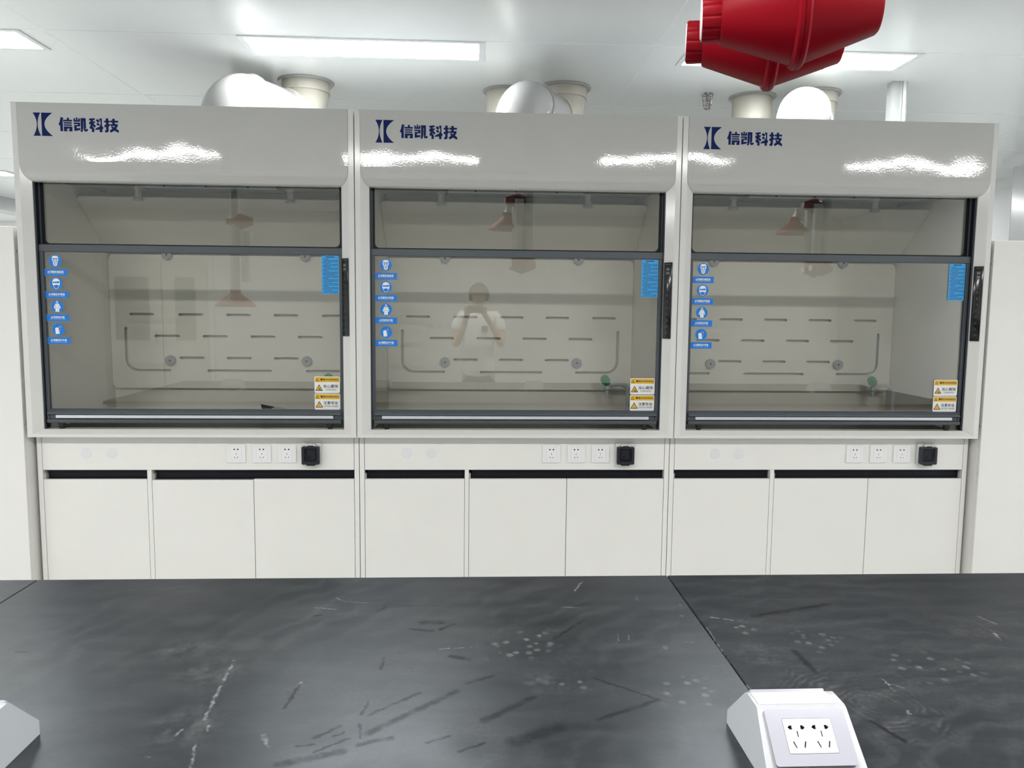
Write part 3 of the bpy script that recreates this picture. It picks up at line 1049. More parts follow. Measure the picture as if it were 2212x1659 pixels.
# ------------------------------------------------------------------ lab bench
DARK = [(-0.368, -2.383, -0.292, -2.313, 0.0041), (-0.362, -2.438, -0.227, -2.309, 0.0079), (-0.372, -2.47, -0.325, -2.453, 0.0054), (-0.182, -2.407, -0.097, -2.336, 0.0079), (-0.269, -2.467, -0.235, -2.451, 0.0032), (-0.22, -2.493, -0.181, -2.472, 0.0038), (-0.132, -2.469, -0.064, -2.433, 0.0151), (0.004, -2.41, 0.117, -2.348, 0.0057), (0.015, -2.267, 0.117, -2.348, 0.0029), (-0.306, -2.013, -0.268, -2.014, 0.0098), (-0.266, -2.048, -0.241, -2.024, 0.0055), (-0.328, -2.047, -0.286, -2.056, 0.0055), (-0.408, -1.947, -0.394, -1.924, 0.0044), (-0.357, -1.92, -0.281, -1.921, 0.0023), (-0.369, -2.224, -0.368, -2.177, 0.0035), (-0.379, -2.413, -0.373, -2.452, 0.0026), (-0.381, -2.383, -0.375, -2.342, 0.0028), (-0.038, -2.103, 0.04, -2.004, 0.0038), (-0.241, -2.173, -0.209, -2.188, 0.0076), (-0.208, -2.28, -0.166, -2.256, 0.006), (-1.071, -2.133, -1.049, -2.134, 0.0044), (-0.541, -1.972, -0.527, -1.968, 0.0035), (-0.481, -2.519, -0.393, -2.487, 0.0084), (-0.445, -2.45, -0.41, -2.417, 0.004), (-0.415, -2.446, -0.401, -2.437, 0.0031), (-0.466, -2.472, -0.441, -2.468, 0.0026), (-0.435, -2.486, -0.389, -2.451, 0.003), (-0.511, -2.358, -0.504, -2.278, 0.0034), (0.412, -1.995, 0.606, -1.932, 0.0077), (0.428, -2.169, 0.431, -2.253, 0.0067), (0.447, -2.428, 0.469, -2.487, 0.0048)]
LIGHT = [(-0.647, -2.18, -0.642, -2.258, 0.0031), (-0.64, -2.28, -0.63, -2.391, 0.0034), (-0.617, -2.411, -0.614, -2.425, 0.0028), (-0.621, -2.453, -0.604, -2.522, 0.0026), (-0.512, -1.871, -0.49, -1.892, 0.0021), (-0.49, -1.892, -0.432, -1.9, 0.0015), (-0.564, -1.922, -0.5, -1.938, 0.0018), (-0.887, -1.821, -0.836, -1.819, 0.0013), (-1.005, -1.813, -0.863, -1.787, 0.0013), (-0.658, -2.438, -0.655, -2.419, 0.003), (-0.525, -2.438, -0.508, -2.47, 0.004), (-0.683, -2.491, -0.673, -2.492, 0.0018), (-0.506, -2.281, -0.503, -2.269, 0.0034), (-0.001, -1.936, 0.049, -1.942, 0.0023), (0.056, -1.792, 0.069, -1.769, 0.0029), (0.04, -1.836, 0.055, -1.797, 0.0034), (-0.265, -2.142, -0.203, -2.136, 0.0023), (0.177, -1.871, 0.176, -1.902, 0.0027), (0.096, -2.082, 0.092, -2.114, 0.0016), (0.117, -2.087, 0.113, -2.111, 0.0016), (0.266, -1.929, 0.267, -1.93, 0.003), (0.251, -1.991, 0.254, -1.993, 0.0035), (0.906, -2.011, 0.919, -2.052, 0.003), (0.885, -2.086, 0.872, -2.134, 0.0038), (0.316, -2.001, 0.357, -2.016, 0.0038), (0.29, -2.045, 0.284, -2.242, 0.0014), (0.284, -2.294, 0.288, -2.324, 0.0027), (0.227, -2.122, 0.241, -2.126, 0.0024), (0.542, -2.282, 0.54, -2.331, 0.0021), (0.538, -2.301, 0.564, -2.32, 0.0016), (0.525, -2.399, 0.523, -2.407, 0.0035)]
SPOT = [(-0.131, -2.147, 0.055), (-0.079, -2.11, 0.055), (-0.031, -2.266, 0.049), (0.174, -2.321, 0.059), (0.172, -2.162, 0.026), (0.354, -2.055, 0.042), (0.495, -2.125, 0.052), (0.643, -2.239, 0.065), (0.696, -2.247, 0.049)]
HAZE = [(0.435, -2.304, 0.065), (0.503, -2.404, 0.072), (0.866, -2.077, 0.052), (0.36, -2.182, 0.049), (-0.078, -2.284, 0.039), (-0.764, -2.13, 0.055), (-0.675, -2.235, 0.059), (-0.643, -2.405, 0.065)]
def streak_group():
    # vector in and out: x, y = position, z = running mask, so that the strokes are worked one after another
    g = bpy.data.node_groups.new('stroke_mask', 'ShaderNodeTree')
    for nm, tp in (('V', 'NodeSocketVector'), ('A', 'NodeSocketVector'), ('D', 'NodeSocketVector'), ('W', 'NodeSocketFloat')):
        g.interface.new_socket(nm, in_out='INPUT', socket_type=tp)
    g.interface.new_socket('V', in_out='OUTPUT', socket_type='NodeSocketVector')
    N, L = g.nodes, g.links
    i, o = N.new('NodeGroupInput'), N.new('NodeGroupOutput')
    def vm(op, a, b=None, k=None):
        n = N.new('ShaderNodeVectorMath')
        n.operation = op
        L.new(a, n.inputs[0])
        if b is not None:
            L.new(b, n.inputs[1])
        if k is not None:
            n.inputs[1].default_value = k
        return n
    fl = vm('MULTIPLY', i.outputs['V'], None, (1, 1, 0))
    pa = vm('SUBTRACT', fl.outputs[0], i.outputs['A'])
    d1 = vm('DOT_PRODUCT', pa.outputs[0], i.outputs['D'])
    d2 = vm('DOT_PRODUCT', i.outputs['D'], i.outputs['D'])
    dv = N.new('ShaderNodeMath')
    dv.operation = 'DIVIDE'
    dv.use_clamp = True
    L.new(d1.outputs['Value'], dv.inputs[0])
    L.new(d2.outputs['Value'], dv.inputs[1])
    sc = vm('SCALE', i.outputs['D'])
    L.new(dv.outputs[0], sc.inputs['Scale'])
    df = vm('SUBTRACT', pa.outputs[0], sc.outputs[0])
    ln = vm('LENGTH', df.outputs[0])
    q = N.new('ShaderNodeMath')
    q.operation = 'DIVIDE'
    L.new(ln.outputs['Value'], q.inputs[0])
    L.new(i.outputs['W'], q.inputs[1])
    mr = N.new('ShaderNodeMapRange')
    mr.interpolation_type = 'SMOOTHSTEP'
    mr.inputs['From Min'].default_value = 1.45
    mr.inputs['From Max'].default_value = .25
    L.new(q.outputs[0], mr.inputs['Value'])
    sp = N.new('ShaderNodeSeparateXYZ')
    L.new(i.outputs['V'], sp.inputs[0])
    mx = N.new('ShaderNodeMath')
    mx.operation = 'MAXIMUM'
    L.new(mr.outputs[0], mx.inputs[0])
    L.new(sp.outputs[2], mx.inputs[1])
    cb = N.new('ShaderNodeCombineXYZ')
    L.new(sp.outputs[0], cb.inputs[0])
    L.new(sp.outputs[1], cb.inputs[1])
    L.new(mx.outputs[0], cb.inputs[2])
    L.new(cb.outputs[0], o.inputs[0])
    return g
def bench_material(name, xa, xb, dull):
    m = mat(name, (.03, .03, .03), .4)
    nt = m.node_tree
    N, L = nt.nodes, nt.links
    b = N['Principled BSDF']
    grp = bpy.data.node_groups.get('stroke_mask') or streak_group()
    geo = N.new('ShaderNodeNewGeometry')
    def noise(scale, detail=3, vec=None, rough=.5):
        n = N.new('ShaderNodeTexNoise')
        n.inputs['Scale'].default_value = scale
        n.inputs['Detail'].default_value = detail
        n.inputs['Roughness'].default_value = rough
        L.new(vec if vec else geo.outputs['Position'], n.inputs['Vector'])
        return n
    def mth(op, a, b_=None, c=None, clamp=False):
        n = N.new('ShaderNodeMath')
        n.operation = op
        n.use_clamp = clamp
        for k, v in enumerate((a, b_, c)):
            if v is None:
                continue
            if isinstance(v, (int, float)):
                n.inputs[k].default_value = v
            else:
                L.new(v, n.inputs[k])
        return n.outputs[0]
    def mrange(v, a, b_, c=0., d=1.):
        n = N.new('ShaderNodeMapRange')
        for k, q in (('From Min', a), ('From Max', b_), ('To Min', c), ('To Max', d)):
            n.inputs[k].default_value = q
        L.new(v, n.inputs['Value'])
        return n.outputs[0]
    # ragged position
    nz = noise(90, 3)
    sub = N.new('ShaderNodeVectorMath')
    sub.operation = 'SUBTRACT'
    L.new(nz.outputs['Color'], sub.inputs[0])
    sub.inputs[1].default_value = (.5, .5, .5)
    scl = N.new('ShaderNodeVectorMath')
    scl.operation = 'SCALE'
    L.new(sub.outputs[0], scl.inputs[0])
    scl.inputs['Scale'].default_value = .012
    add = N.new('ShaderNodeVectorMath')
    L.new(geo.outputs['Position'], add.inputs[0])
    L.new(scl.outputs[0], add.inputs[1])
    flat = N.new('ShaderNodeVectorMath')
    flat.operation = 'MULTIPLY'
    flat.inputs[1].default_value = (1, 1, 0)
    L.new(add.outputs[0], flat.inputs[0])
    PV = flat.outputs[0]
    def strokes(lst, wmul=1.):
        cur = PV
        for q in lst:
            if not xa - .05 < q[0] < xb + .05:
                continue
            n = N.new('ShaderNodeGroup')
            n.node_tree = grp
            L.new(cur, n.inputs['V'])
            n.inputs['A'].default_value = (q[0], q[1], 0)
            n.inputs['D'].default_value = (q[2] - q[0], q[3] - q[1], 0)
            n.inputs['W'].default_value = q[4] * wmul
            cur = n.outputs[0]
        sp = N.new('ShaderNodeSeparateXYZ')
        L.new(cur, sp.inputs[0])
        return sp.outputs[2]
    dark = strokes(DARK)
    lite = strokes(LIGHT, .85)
    spot = strokes([(a, b_, a + .001, b_, r) for a, b_, r in SPOT])
    swirl = strokes([(a, b_, a + .001, b_, r * 1.25) for a, b_, r in HAZE[:3]])
    haze = strokes([(a, b_, a + .001, b_, r) for a, b_, r in HAZE[3:]])
    # dried drops
    vo = N.new('ShaderNodeTexVoronoi')
    vo.inputs['Scale'].default_value = 48
    L.new(geo.outputs['Position'], vo.inputs['Vector'])
    sep = N.new('ShaderNodeSeparateColor')
    L.new(vo.outputs['Color'], sep.inputs[0])
    dots = mrange(vo.outputs['Distance'], .42, .24)
    dots = mth('MULTIPLY', dots, mth('GREATER_THAN', sep.outputs[0], .35))
    dots = mth('MULTIPLY', dots, spot)
    # wiped swirls
    wv = N.new('ShaderNodeTexWave')
    wv.wave_type = 'RINGS'
    wv.rings_direction = 'Z'
    mp = N.new('ShaderNodeMapping')
    mp.inputs['Location'].default_value = (-.48, 2.38, 0)
    L.new(geo.outputs['Position'], mp.inputs['Vector'])
    L.new(mp.outputs[0], wv.inputs['Vector'])
    wv.inputs['Scale'].default_value = 22
    wv.inputs['Distortion'].default_value = 9
    wv.inputs['Detail'].default_value = 3
    wv.inputs['Detail Scale'].default_value = 1.2
    smear = noise(7, 4, None, .6)
    sm = mrange(smear.outputs['Fac'], .42, .70)
    big = noise(2.3, 3)
    speck = mrange(noise(420, 1).outputs['Fac'], .76, .80)
    hz = mth('MULTIPLY', haze, mrange(noise(38, 4, None, .65).outputs['Fac'], .42, .66))
    sw = mth('MULTIPLY', swirl, mth('MULTIPLY', mrange(wv.outputs['Fac'], .25, 1.), mrange(noise(22, 3, None, .6).outputs['Fac'], .42, .64)))
    hz = mth('MAXIMUM', hz, sw)
    lt = mth('MULTIPLY', lite, mrange(noise(60, 2).outputs['Fac'], .34, .55))
    # cloudy wipes
    mp2 = N.new('ShaderNodeMapping')
    mp2.inputs['Rotation'].default_value = (0, 0, .5)
    mp2.inputs['Scale'].default_value = (1, 3.2, 1)
    L.new(geo.outputs['Position'], mp2.inputs['Vector'])
    cl = mrange(noise(5, 5, mp2.outputs[0], .62).outputs['Fac'], .40, .72)
    wv2 = N.new('ShaderNodeTexWave')
    wv2.wave_type = 'RINGS'
    wv2.rings_direction = 'Z'
    mp3 = N.new('ShaderNodeMapping')
    mp3.inputs['Location'].default_value = (-.72, 2.75, 0)
    L.new(geo.outputs['Position'], mp3.inputs['Vector'])
    L.new(mp3.outputs[0], wv2.inputs['Vector'])
    wv2.inputs['Scale'].default_value = 4.5
    wv2.inputs['Distortion'].default_value = 7
    wv2.inputs['Detail'].default_value = 3
    wv2.inputs['Detail Scale'].default_value = 2.2
    wp = mth('MULTIPLY', mrange(wv2.outputs['Fac'], .5, 1.), mrange(big.outputs['Fac'], .4, .62))
    # dust amount
    dust = mth('MULTIPLY', sm, .02)
    dust = mth('ADD', dust, mth('MULTIPLY', cl, .030))
    dust = mth('ADD', dust, mth('MULTIPLY', wp, .022))
    dust = mth('ADD', dust, mth('MULTIPLY', dots, .14))
    dust = mth('ADD', dust, mth('MULTIPLY', hz, .07))
    dust = mth('ADD', dust, mth('MULTIPLY', lt, .22))
    dust = mth('ADD', dust, mth('MULTIPLY', speck, .06))
    dust = mth('MULTIPLY', dust, mrange(noise(130, 2).outputs['Fac'], .2, .6, .5, 1.15))
    dk = mth('MULTIPLY', dark, mrange(noise(35, 3).outputs['Fac'], .30, .55, .35, 1.))
    mix = N.new('ShaderNodeMix')
    mix.data_type = 'RGBA'
    mix.inputs[6].default_value = (.0075, .009, .012, 1)
    mix.inputs[7].default_value = (.50, .50, .49, 1)
    L.new(mth('MULTIPLY', dust, mth('SUBTRACT', 1, mth('MULTIPLY', dk, .9)), None, True), mix.inputs[0])
    mix2 = N.new('ShaderNodeMix')
    mix2.data_type = 'RGBA'
    mix2.inputs[7].default_value = (.009, .009, .010, 1)
    L.new(mix.outputs[2], mix2.inputs[6])
    L.new(mth('MULTIPLY', dk, .85), mix2.inputs[0])
    L.new(mix2.outputs[2], b.inputs['Base Color'])
    ro = mth('ADD', .30, mth('MULTIPLY', sm, .05))
    ro = mth('ADD', ro, mth('MULTIPLY', dust, .3))
    ro = mth('ADD', ro, .16 if dull else 0., None, True)
    L.new(ro, b.inputs['Roughness'])
    spc = mth('MULTIPLY', .12 if dull else .43, mth('SUBTRACT', 1, mth('MULTIPLY', dk, .55)))
    spc = mth('MULTIPLY', spc, mrange(smear.outputs['Fac'], .3, .7, 1.12, .80))
    L.new(spc, b.inputs['Specular IOR Level'])
    b.inputs['Specular Tint'].default_value = (.80, .92, 1, 1)
    return m
# the slabs right of the seam are wiped duller than the others
for i, nm in enumerate(('bench_black_a', 'bench_black_b', 'bench_black_c', 'bench_black_d')):
    bench_material(nm, (-2.785, -1.25, .285, 1.82)[i], (-1.25, .285, 1.82, 3.355)[i], i > 1)

BZ = .80
bx = [-2.785, -1.25, .285, 1.82, 3.355]
YB0, YB1 = -3.25, -1.735
wl = ['black bench worktop slab at the far left of the bench', 'middle black bench worktop slab with streaks and a long pale scratch', 'black bench worktop slab on the right with dried drops and swirls', 'black bench worktop slab beyond the right edge of the photo']
cl_ = ['white bench cabinet under the far left worktop slab', 'white bench cabinet under the middle worktop slab', 'white bench cabinet under the right worktop slab', 'white bench cabinet at the far right of the bench']
bl = ['left', 'mid', 'right', 'end']
for i in range(4):
    x0, x1 = bx[i] + .001, bx[i + 1] - .001
    o = MB().box(x0, x1, YB0, YB1, BZ - .0127 * 2, BZ, bev=.0015, seg=1).build('bench_worktop', 'bench_black_' + 'abcd'[i], None, ((x0 + x1) / 2, -2.5, BZ - .0254), loc=((x0 + x1) / 2, -2.5, BZ - .0254))
    tag(o, wl[i], 'worktop', 'black bench worktop slabs')
    t = thing('bench_cabinet', ((x0 + x1) / 2, -2.5, 0), cl_[i], 'cabinet', 'white cabinets under the bench')
    w = (x1 - x0) / 2
    MB().box(-w + .002, w - .002, YB0 + 2.5 + .05, YB1 + 2.5 - .05, .08, BZ - .026).build('body', 'cabinet_white', t)
    MB().box(-w + .03, w - .03, YB0 + 2.5 + .10, YB1 + 2.5 - .10, 0, .08).build('plinth', 'knob_grey', t)
    for sy in (-1, 1):
        yf = (YB1 + 2.5 - .05) if sy > 0 else (YB0 + 2.5 + .05)
        for j in range(3):
            a = -w + .004 + j * (2 * w - .008) / 3
            e = a + (2 * w - .008) / 3 - .003
            q = sorted((yf, yf + sy * .018))
            MB().box(a, e, q[0], q[1], .60, BZ - .045, bev=.001).build('drawer', 'cabinet_white', t)
            MB().box(a, e, q[0], q[1], .085, .575, bev=.001).build('door', 'cabinet_white', t)

# socket modules on the bench
def build_module():
    t = thing('bench_socket', (0, 0, BZ), '', 'socket', 'white socket modules on the bench')
    H, Dp, Wd = .085, .085, .0725
    k = MB()
    prof = [(-Dp, 0), (-Dp, .022), (-.024, H - .002), (-.018, H), (.018, H), (.024, H - .002), (Dp, .022), (Dp, 0)]
    n = len(prof)
    def inset(z):
        return Wd - .006 * max(0, (z - .02)) / .065
    vs = [(-inset(z), y, z) for y, z in prof] + [(inset(z), y, z) for y, z in prof]
    fs = [(i, (i + 1) % n, (i + 1) % n + n, i + n) for i in range(n)]
    k.add(vs, fs, 0)
    k.add(vs[:n], [tuple(range(n))], 1)
    k.add(vs[n:], [tuple(range(n))], 1)
    hs = k.build('housing', ['module_white', 'module_side'], t, smooth=20)
    bv = hs.modifiers.new('soft_edges', 'BEVEL')
    bv.width = .003
    bv.segments = 2
    bv.limit_method = 'ANGLE'
    bv.angle_limit = math.radians(25)
    MB().box(-Wd + .010, Wd - .018, -.017, .017, H - .001, H + .0015, bev=.001).build('ridge_cap', 'module_white', t)
    for s in (-1, 1):
        # sloping socket plate, local u = x, v = up the slope
        p0 = Vector((0, s * -Dp, .022))
        p1 = Vector((0, s * -.022, H - .002))
        vdir = (p1 - p0).normalized()
        L_ = (p1 - p0).length
        nrm = Vector((0, -s * vdir.z, abs(vdir.y)))
        def M(mb, off):
            mb.v = [(Vector((a, 0, 0)) + p0 + vdir * c_ + nrm * (off - b_))[:] for a, b_, c_ in mb.v]
            return mb
        pl = MB()
        pl.plate(rrect(-.0585, .0585, .006, L_ - .004, .004, 3), [rrect(-.036, .036, .022, .070, .002, 2)], 'y', -.0045, 0)
        po = M(pl, .0015).build('socket_plate', 'module_plate', t)
        holes = []
        for cx in (-.0175, .0175):
            for g in (-1, 1):
                x = cx + g * .009
                holes.append([(x - g * .0028, .0605), (x - g * .0028, .0545), (x + g * .001, .0548), (x + g * .0038, .0575), (x + g * .001, .0602)])
                a, b_ = Vector((cx + g * .0058, .0300)), Vector((cx + g * .0088, .0385))
                d_ = (b_ - a).normalized()
                q = Vector((-d_.y, d_.x)) * .0010
                holes.append([(a + q)[:], (b_ + q)[:], (b_ - q)[:], (a - q)[:]])
            holes.append([(cx - .0009, .0445), (cx + .0009, .0445), (cx + .0009, .0525), (cx - .0009, .0525)])
        ins = MB()
        ins.plate(rrect(-.0355, .0355, .0225, .0695, .0015, 2), holes, 'y', -.0045, -.002)
        M(ins, .0018).build('socket_insert', 'module_insert', po)
        bk = MB().box(-.034, .034, -.0010, -.0004, .024, .068)
        M(bk, .0005).build('dark_backing', 'black_gap', po)  # black sheet behind the insert, paints the holes' inner shade
    return t
mod = build_module()
mods = [mod] + [copy_tree(mod) for _ in range(3)]
for m_, x, l in zip(mods, (.282, -.9405, -2.13, 2.65), ('white double socket module on the black bench, bottom right', 'white socket module cut off at the bottom left corner', 'white bench socket module mirrored in the left hood glass', 'white bench socket module mirrored in the right hood glass')):
    m_.location = (x, -2.510, BZ)
    m_['label'] = l

# ------------------------------------------------------------------ extraction arms with red joints
def joint(t, c, yaw, tilt, nm='joint'):
    # double-cone joint along X; c = centre of the seam
    ax = Vector((1, yaw, tilt)).normalized()
    c = Vector(c)
    j = MB()
    j.lathe([(-.089, .010), (-.089, .029), (-.0865, .0315), (-.008, .0578)], c, ax, 40)
    j.lathe([(.008, .0578), (.0865, .0315), (.089, .029), (.089, .010)], c, ax, 40)
    jo = j.build(nm, 'joint_red', t)
    r = MB()
    r.lathe([(-.0085, .054), (-.0080, .0600), (-.0050, .0634), (-.0010, .0642), (-.0005, .0634), (.0005, .0634), (.0010, .0642), (.0050, .0634), (.0080, .0600), (.0085, .054)], c, ax, 40, cap=False)
    r.build('seam_ring', 'joint_red', jo)
    kn = MB()
    o = []
    a1 = ax.orthogonal().normalized()
    b1 = ax.cross(a1)
    n = 72
    vs = []
    for h in (-.1105, -.108, -.089):
        for i in range(n):
            q = 2 * math.pi * i / n
            rr = .0272 - (.0012 if (i % 6) in (0,) else 0) - (.0012 if h == -.1105 else 0)
            vs.append((c + ax * h + (a1 * math.cos(q) + b1 * math.sin(q)) * rr)[:])
    fs = []
    for k in range(2):
        for i in range(n):
            e = (i + 1) % n
            fs.append((k * n + i, k * n + e, (k + 1) * n + e, (k + 1) * n + i))
    fs.append(tuple(range(n)))
    kn.add(vs, fs)
    kn.build('knob', 'joint_red', jo)
    MB().lathe([(-.1118, .023), (-.1105, .0245)], c, ax, 32).build('knob_face', 'label_white', jo)
    return jo
def arm_tube(t, a, b, r=.0375):
    MB().cyl(a, b, r, n=28).build('arm_tube', 'trunk_white', t)
def cup(t, top, scale=1.):
    k = MB()
    k.lathe([(0, .04), (.03, .042), (.05, .06), (.10, .13), (.125, .155), (.14, .16), (.137, .152), (.12, .145), (.05, .05)], top, (0, 0, -1), 40, cap=False)
    k.build('hood_cup', 'joint_red', t)
def socket_(t, c, d):
    c, d = Vector(c), Vector(d).normalized()
    MB().lathe([(.035, .041), (.09, .041), (.093, .0385)], c, d, 28).build('tube_socket', 'joint_red', t)
def arm(x, label):
    # folded arm: ceiling flange, two elbow joints seen from below, red cup
    O = Vector((x, -2.543, CEIL))
    t = thing('extraction_arm', O, label, 'extraction arm', 'extraction arms with red joints')
    ja = Vector((0, 0, 1.8205 - CEIL))
    jb = Vector((-.013, -.117, 1.813 - CEIL))
    da, db = Vector((1, -.2546, 0)).normalized() * .045, Vector((1, -.248, 0)).normalized() * .045
    fl = ja + da
    MB().lathe([(0, .11), (.012, .11), (.02, .06), (.10, .055)], (fl.x, fl.y, 0), (0, 0, -1), 28).build('ceiling_flange', 'trunk_white', t)
    arm_tube(t, (fl.x, fl.y, -.02), fl + Vector((0, 0, .045)))
    socket_(t, fl, (0, 0, 1))
    tp = ja - da + Vector((0, .01, .52))
    arm_tube(t, tp, ja - da + Vector((0, 0, .045)))
    socket_(t, ja - da, (0, .02, 1))
    joint(t, ja, -.2546, -.03)
    tb = jb - db + Vector((0, -.01, .52))
    joint(t, (tp + tb) / 2, -.25, 0.)
    arm_tube(t, tb, jb - db + Vector((0, 0, .045)))
    socket_(t, jb - db, (0, -.02, 1))
    joint(t, jb, -.248, .0133)
    cp_ = jb + db + Vector((0, -.04, .40))
    arm_tube(t, jb + db + Vector((0, 0, .045)), cp_)
    socket_(t, jb + db, (0, -.04, .4))
    q = cp_ + Vector((-.16, -.05, .05))
    MB().tube([cp_, cp_ + Vector((0, -.01, .05)), q + Vector((0, 0, .05)), q], .03, 20).build('arm_bend', 'trunk_white', t)
    cup(t, q)
    return t
arm(.193, 'folded extraction arm whose two red joints hang at the upper right')
arm(2.64, 'folded extraction arm mirrored in the right hood glass')
# the left arm hangs straight with its cup down
t = thing('extraction_arm', (-2.12, -2.6, CEIL), 'straight extraction arm with a red cup, mirrored in the left hood glass', 'extraction arm', 'extraction arms with red joints')
MB().lathe([(0, .11), (.012, .11), (.02, .06), (.10, .055)], (0, 0, 0), (0, 0, -1), 28).build('ceiling_flange', 'trunk_white', t)
arm_tube(t, (0, 0, -.02), (0, 0, -1.17))
arm_tube(t, (.09, 0, -.70), (.09, 0, -1.1))
joint(t, (.045, 0, -.62), 0., 0.)
cup(t, (0, 0, -1.16))

# ------------------------------------------------------------------ things behind the camera, mirrored in the glass
d = struct(MB().box(-5.25, -3.75, YF, YF + .05, 0, 2.16).build('door_1', 'seam_white'), 'white double door in the wall behind the camera', 'door')
for a, b in ((-5.19, -4.42), (-4.40, -3.81)):
    lf = MB().box(a, b, YF + .045, YF + .085, .01, 2.10, bev=.003).build('door_leaf', 'door_white', d)
    MB().box(a + .16, b - .16, YF + .08, YF + .089, 1.0, 1.85).build('door_glass', 'door_pane', lf)
MB().tube([(-4.48, YF + .085, .98), (-4.48, YF + .13, .99), (-4.48, YF + .13, 1.12), (-4.48, YF + .085, 1.13)], .009, 10).build('door_handle', 'chrome', d)
for k, x in enumerate((-.82, -.68, -.54)):
    s = thing('light_switch', (x, YF, 1.22), 'white wall switch behind the camera, %s of three' % ('left', 'middle', 'right')[k], 'switch', 'wall switches behind the camera')
    MB().box(-.043, .043, 0, .009, -.043, .043, bev=.002).build('plate', 'socket_white', s)
    MB().box(-.030, .030, .009, .012, -.032, .032, bev=.001).build('rocker', 'breaker_grey', s)

# ------------------------------------------------------------------ the photographer
def skin(name, verts, edges, radii, root, m, parent, sub=2):
    me = bpy.data.meshes.new(name)
    me.from_pydata(verts, edges, [])
    o = bpy.data.objects.new(name, me)
    COL.objects.link(o)
    md = o.modifiers.new('skin', 'SKIN')
    for i, r in enumerate(radii):
        sv = me.skin_vertices[0].data[i]
        sv.radius = r if isinstance(r, tuple) else (r, r)
        sv.use_root = i == root
    md.use_smooth_shade = True
    s = o.modifiers.new('sub', 'SUBSURF')
    s.levels = s.render_levels = sub
    dg = bpy.context.evaluated_depsgraph_get()
    dg.update()
    em = bpy.data.meshes.new_from_object(o.evaluated_get(dg))
    o.modifiers.clear()
    o.data = em
    em.materials.clear()
    em.materials.append(MATS[m])
    em.polygons.foreach_set('use_smooth', [True] * len(em.polygons))
    o.parent = parent
    return o
PX, PY = -.165, -3.985
pr_ = thing('person', (PX, PY, 0), 'person in a white t-shirt holding up a phone, mirrored in the glass', 'person')
V, E_, RR = [], [], []
def chain(pts, start=None):
    prev = start
    out = []
    for q in pts:
        V.append(q[:3])
        RR.append(q[3])
        if prev is not None:
            E_.append((prev, len(V) - 1))
        prev = len(V) - 1
        out.append(prev)
    return out
tr = chain([(0, 0, .93, (.15, .105)), (0, .005, 1.08, (.135, .095)), (0, .0, 1.22, (.15, .105)), (0, -.005, 1.36, (.135, .09)), (0, .0, 1.44, .06), (0, .02, 1.50, .052), (0, .035, 1.545, (.066, .080)), (0, .035, 1.60, (.076, .094)), (0, .03, 1.655, (.066, .080)), (0, .03, 1.69, .035)])
for s in (-1, 1):
    wrist = (s * .085 - .03, .295, 1.395)
    a = chain([(s * .155, 0, 1.385, .062), (s * .20, .01, 1.33, .052), (s * .225, .05, 1.20, .043), (s * .225, .09, 1.10, .040), (s * .165, .19, 1.24, .036), (s * .10 - .02, .275, 1.375, .026), (s * .088 - .03, .300, 1.41, (.030, .017)), (s * .080 - .032, .318, 1.445, (.034, .015))], tr[3])
    k = a[-1]
    hx = s * .080 - .032
    for q, (dx, l) in enumerate(((.026, .055), (.010, .066), (-.006, .070), (-.022, .058))):
        chain([(hx + s * dx, .338, 1.462 + .002 * q, .0085), (hx + s * dx * .9, .352, 1.478, .008), (hx + s * dx * .8 - s * .012, .358, 1.490 - .004 * q, .0072)], k)
    chain([(hx - s * .030, .322, 1.432, .0095), (hx - s * .045, .342, 1.428, .0088), (hx - s * .058, .352, 1.430, .008)], a[-2])
    g = chain([(s * .09, 0, .87, .085), (s * .10, .01, .66, .070), (s * .105, .02, .48, .055), (s * .11, .0, .30, .052), (s * .115, -.01, .09, .036), (s * .12, .03, .045, .038), (s * .125, .12, .03, .033)], tr[0])
body = skin('body', V, E_, RR, 0, 'skin', pr_)
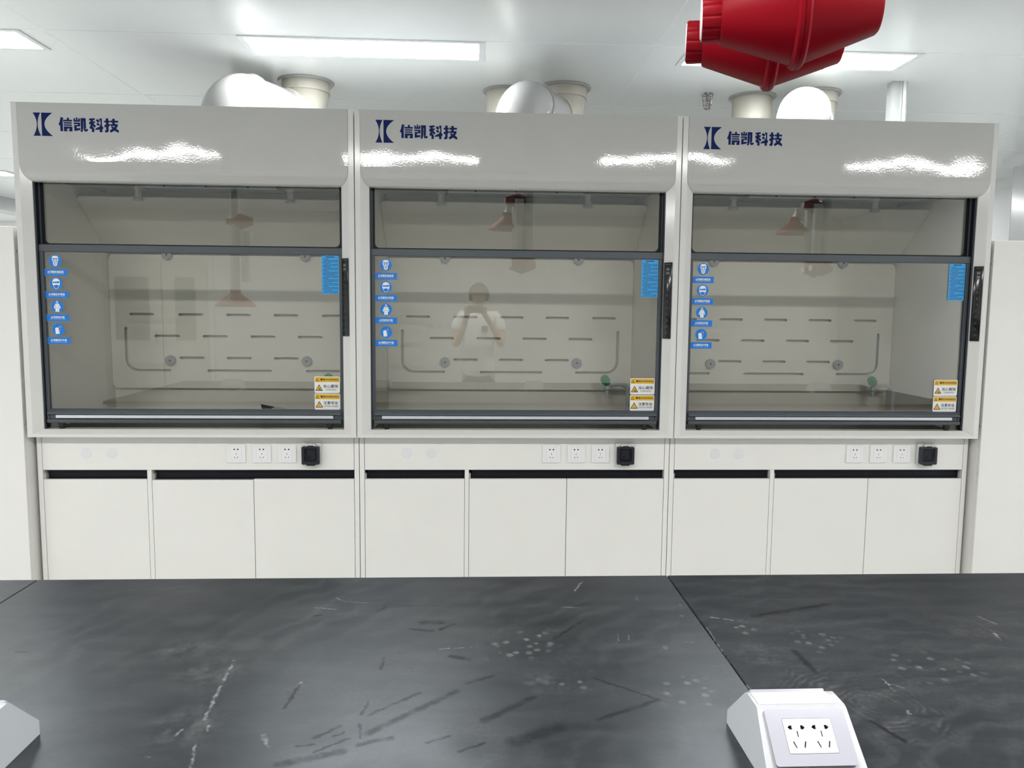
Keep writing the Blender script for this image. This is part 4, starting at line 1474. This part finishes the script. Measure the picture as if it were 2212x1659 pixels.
# nose, eyes, mouth and ears
fc = MB()
fc.lathe([(0, .010), (.022, .009), (.03, .004)], (0, .11, 1.585), (0, 1, -.25), 10)
for s in (-1, 1):
    fc.lathe([(0, .010), (.012, .020), (.02, .012)], (s * .070, .03, 1.59), (s, -.3, 0), 12)
fc.build('face_features', 'skin', pr_)
fe = MB()
for s in (-1, 1):
    fe.lathe([(0, .010), (.006, .006)], (s * .030, .120, 1.605), (s * .1, 1, 0), 12)
fe.box(-.022, .022, .112, .120, 1.545, 1.551)
fe.build('eyes_and_mouth', 'hair', pr_)
hr = MB()
vs, fs = [], []
n, mrow = 28, 10
for j in range(mrow + 1):
    for i in range(n):
        a = 2 * math.pi * i / n
        front = max(0, math.sin(a))
        vmax = math.radians(115 - 40 * front)
        t_ = vmax * j / mrow
        rr = 1 + .04 * math.sin(7 * a + j)
        vs.append((.102 * rr * math.sin(t_) * math.cos(a), .022 + .122 * rr * math.sin(t_) * math.sin(a), 1.595 + .125 * rr * math.cos(t_)))
for j in range(mrow):
    for i in range(n):
        k2 = (i + 1) % n
        fs.append((j * n + i, j * n + k2, (j + 1) * n + k2, (j + 1) * n + i))
hr.add(vs, fs)
hr.build('hair', 'hair', pr_, smooth=60)
V, E_, RR = [], [], []
tr = chain([(0, 0, .76, (.19, .14)), (0, 0, .90, (.18, .13)), (0, .005, 1.08, (.165, .12)), (0, .0, 1.22, (.172, .125)), (0, -.005, 1.35, (.155, .108)), (0, 0, 1.425, .078)])
for s in (-1, 1):
    chain([(s * .155, 0, 1.385, .078), (s * .205, .01, 1.32, .074), (s * .230, .045, 1.22, .066)], tr[4])
skin('t_shirt', V, E_, RR, 0, 'shirt', pr_)
MB().box(.03, .09, .110, .128, 1.24, 1.30, bev=.004).build('shirt_print', 'shirt_print', pr_)
V, E_, RR = [], [], []
tr = chain([(0, 0, .92, (.165, .118)), (0, 0, .86, (.165, .115))])
for s in (-1, 1):
    chain([(s * .092, 0, .80, .095), (s * .10, .01, .64, .084), (s * .105, .02, .46, .070), (s * .11, .0, .28, .066), (s * .115, -.01, .10, .060)], tr[1])
skin('trousers', V, E_, RR, 0, 'trousers', pr_)
for s in (-1, 1):
    sh = MB().box(s * .12 - .045, s * .12 + .045, -.08, .185, 0, .075, bev=.028, seg=3)
    sh.build('shoe', 'shoe', pr_)
ph = thing('phone', (-.195, -3.612, 1.425), 'dark phone held up by the mirrored person', 'phone')
MB().box(-.076, .076, -.008, 0, 0, .073, bev=.004, seg=2).build('case', 'phone_body', ph)
k = MB()
for a, b in ((-.06, .052), (-.042, .058)):
    k.cyl((a, 0, b), (a, .002, b), .007, n=16)
k.build('lenses', 'panel_black', ph)
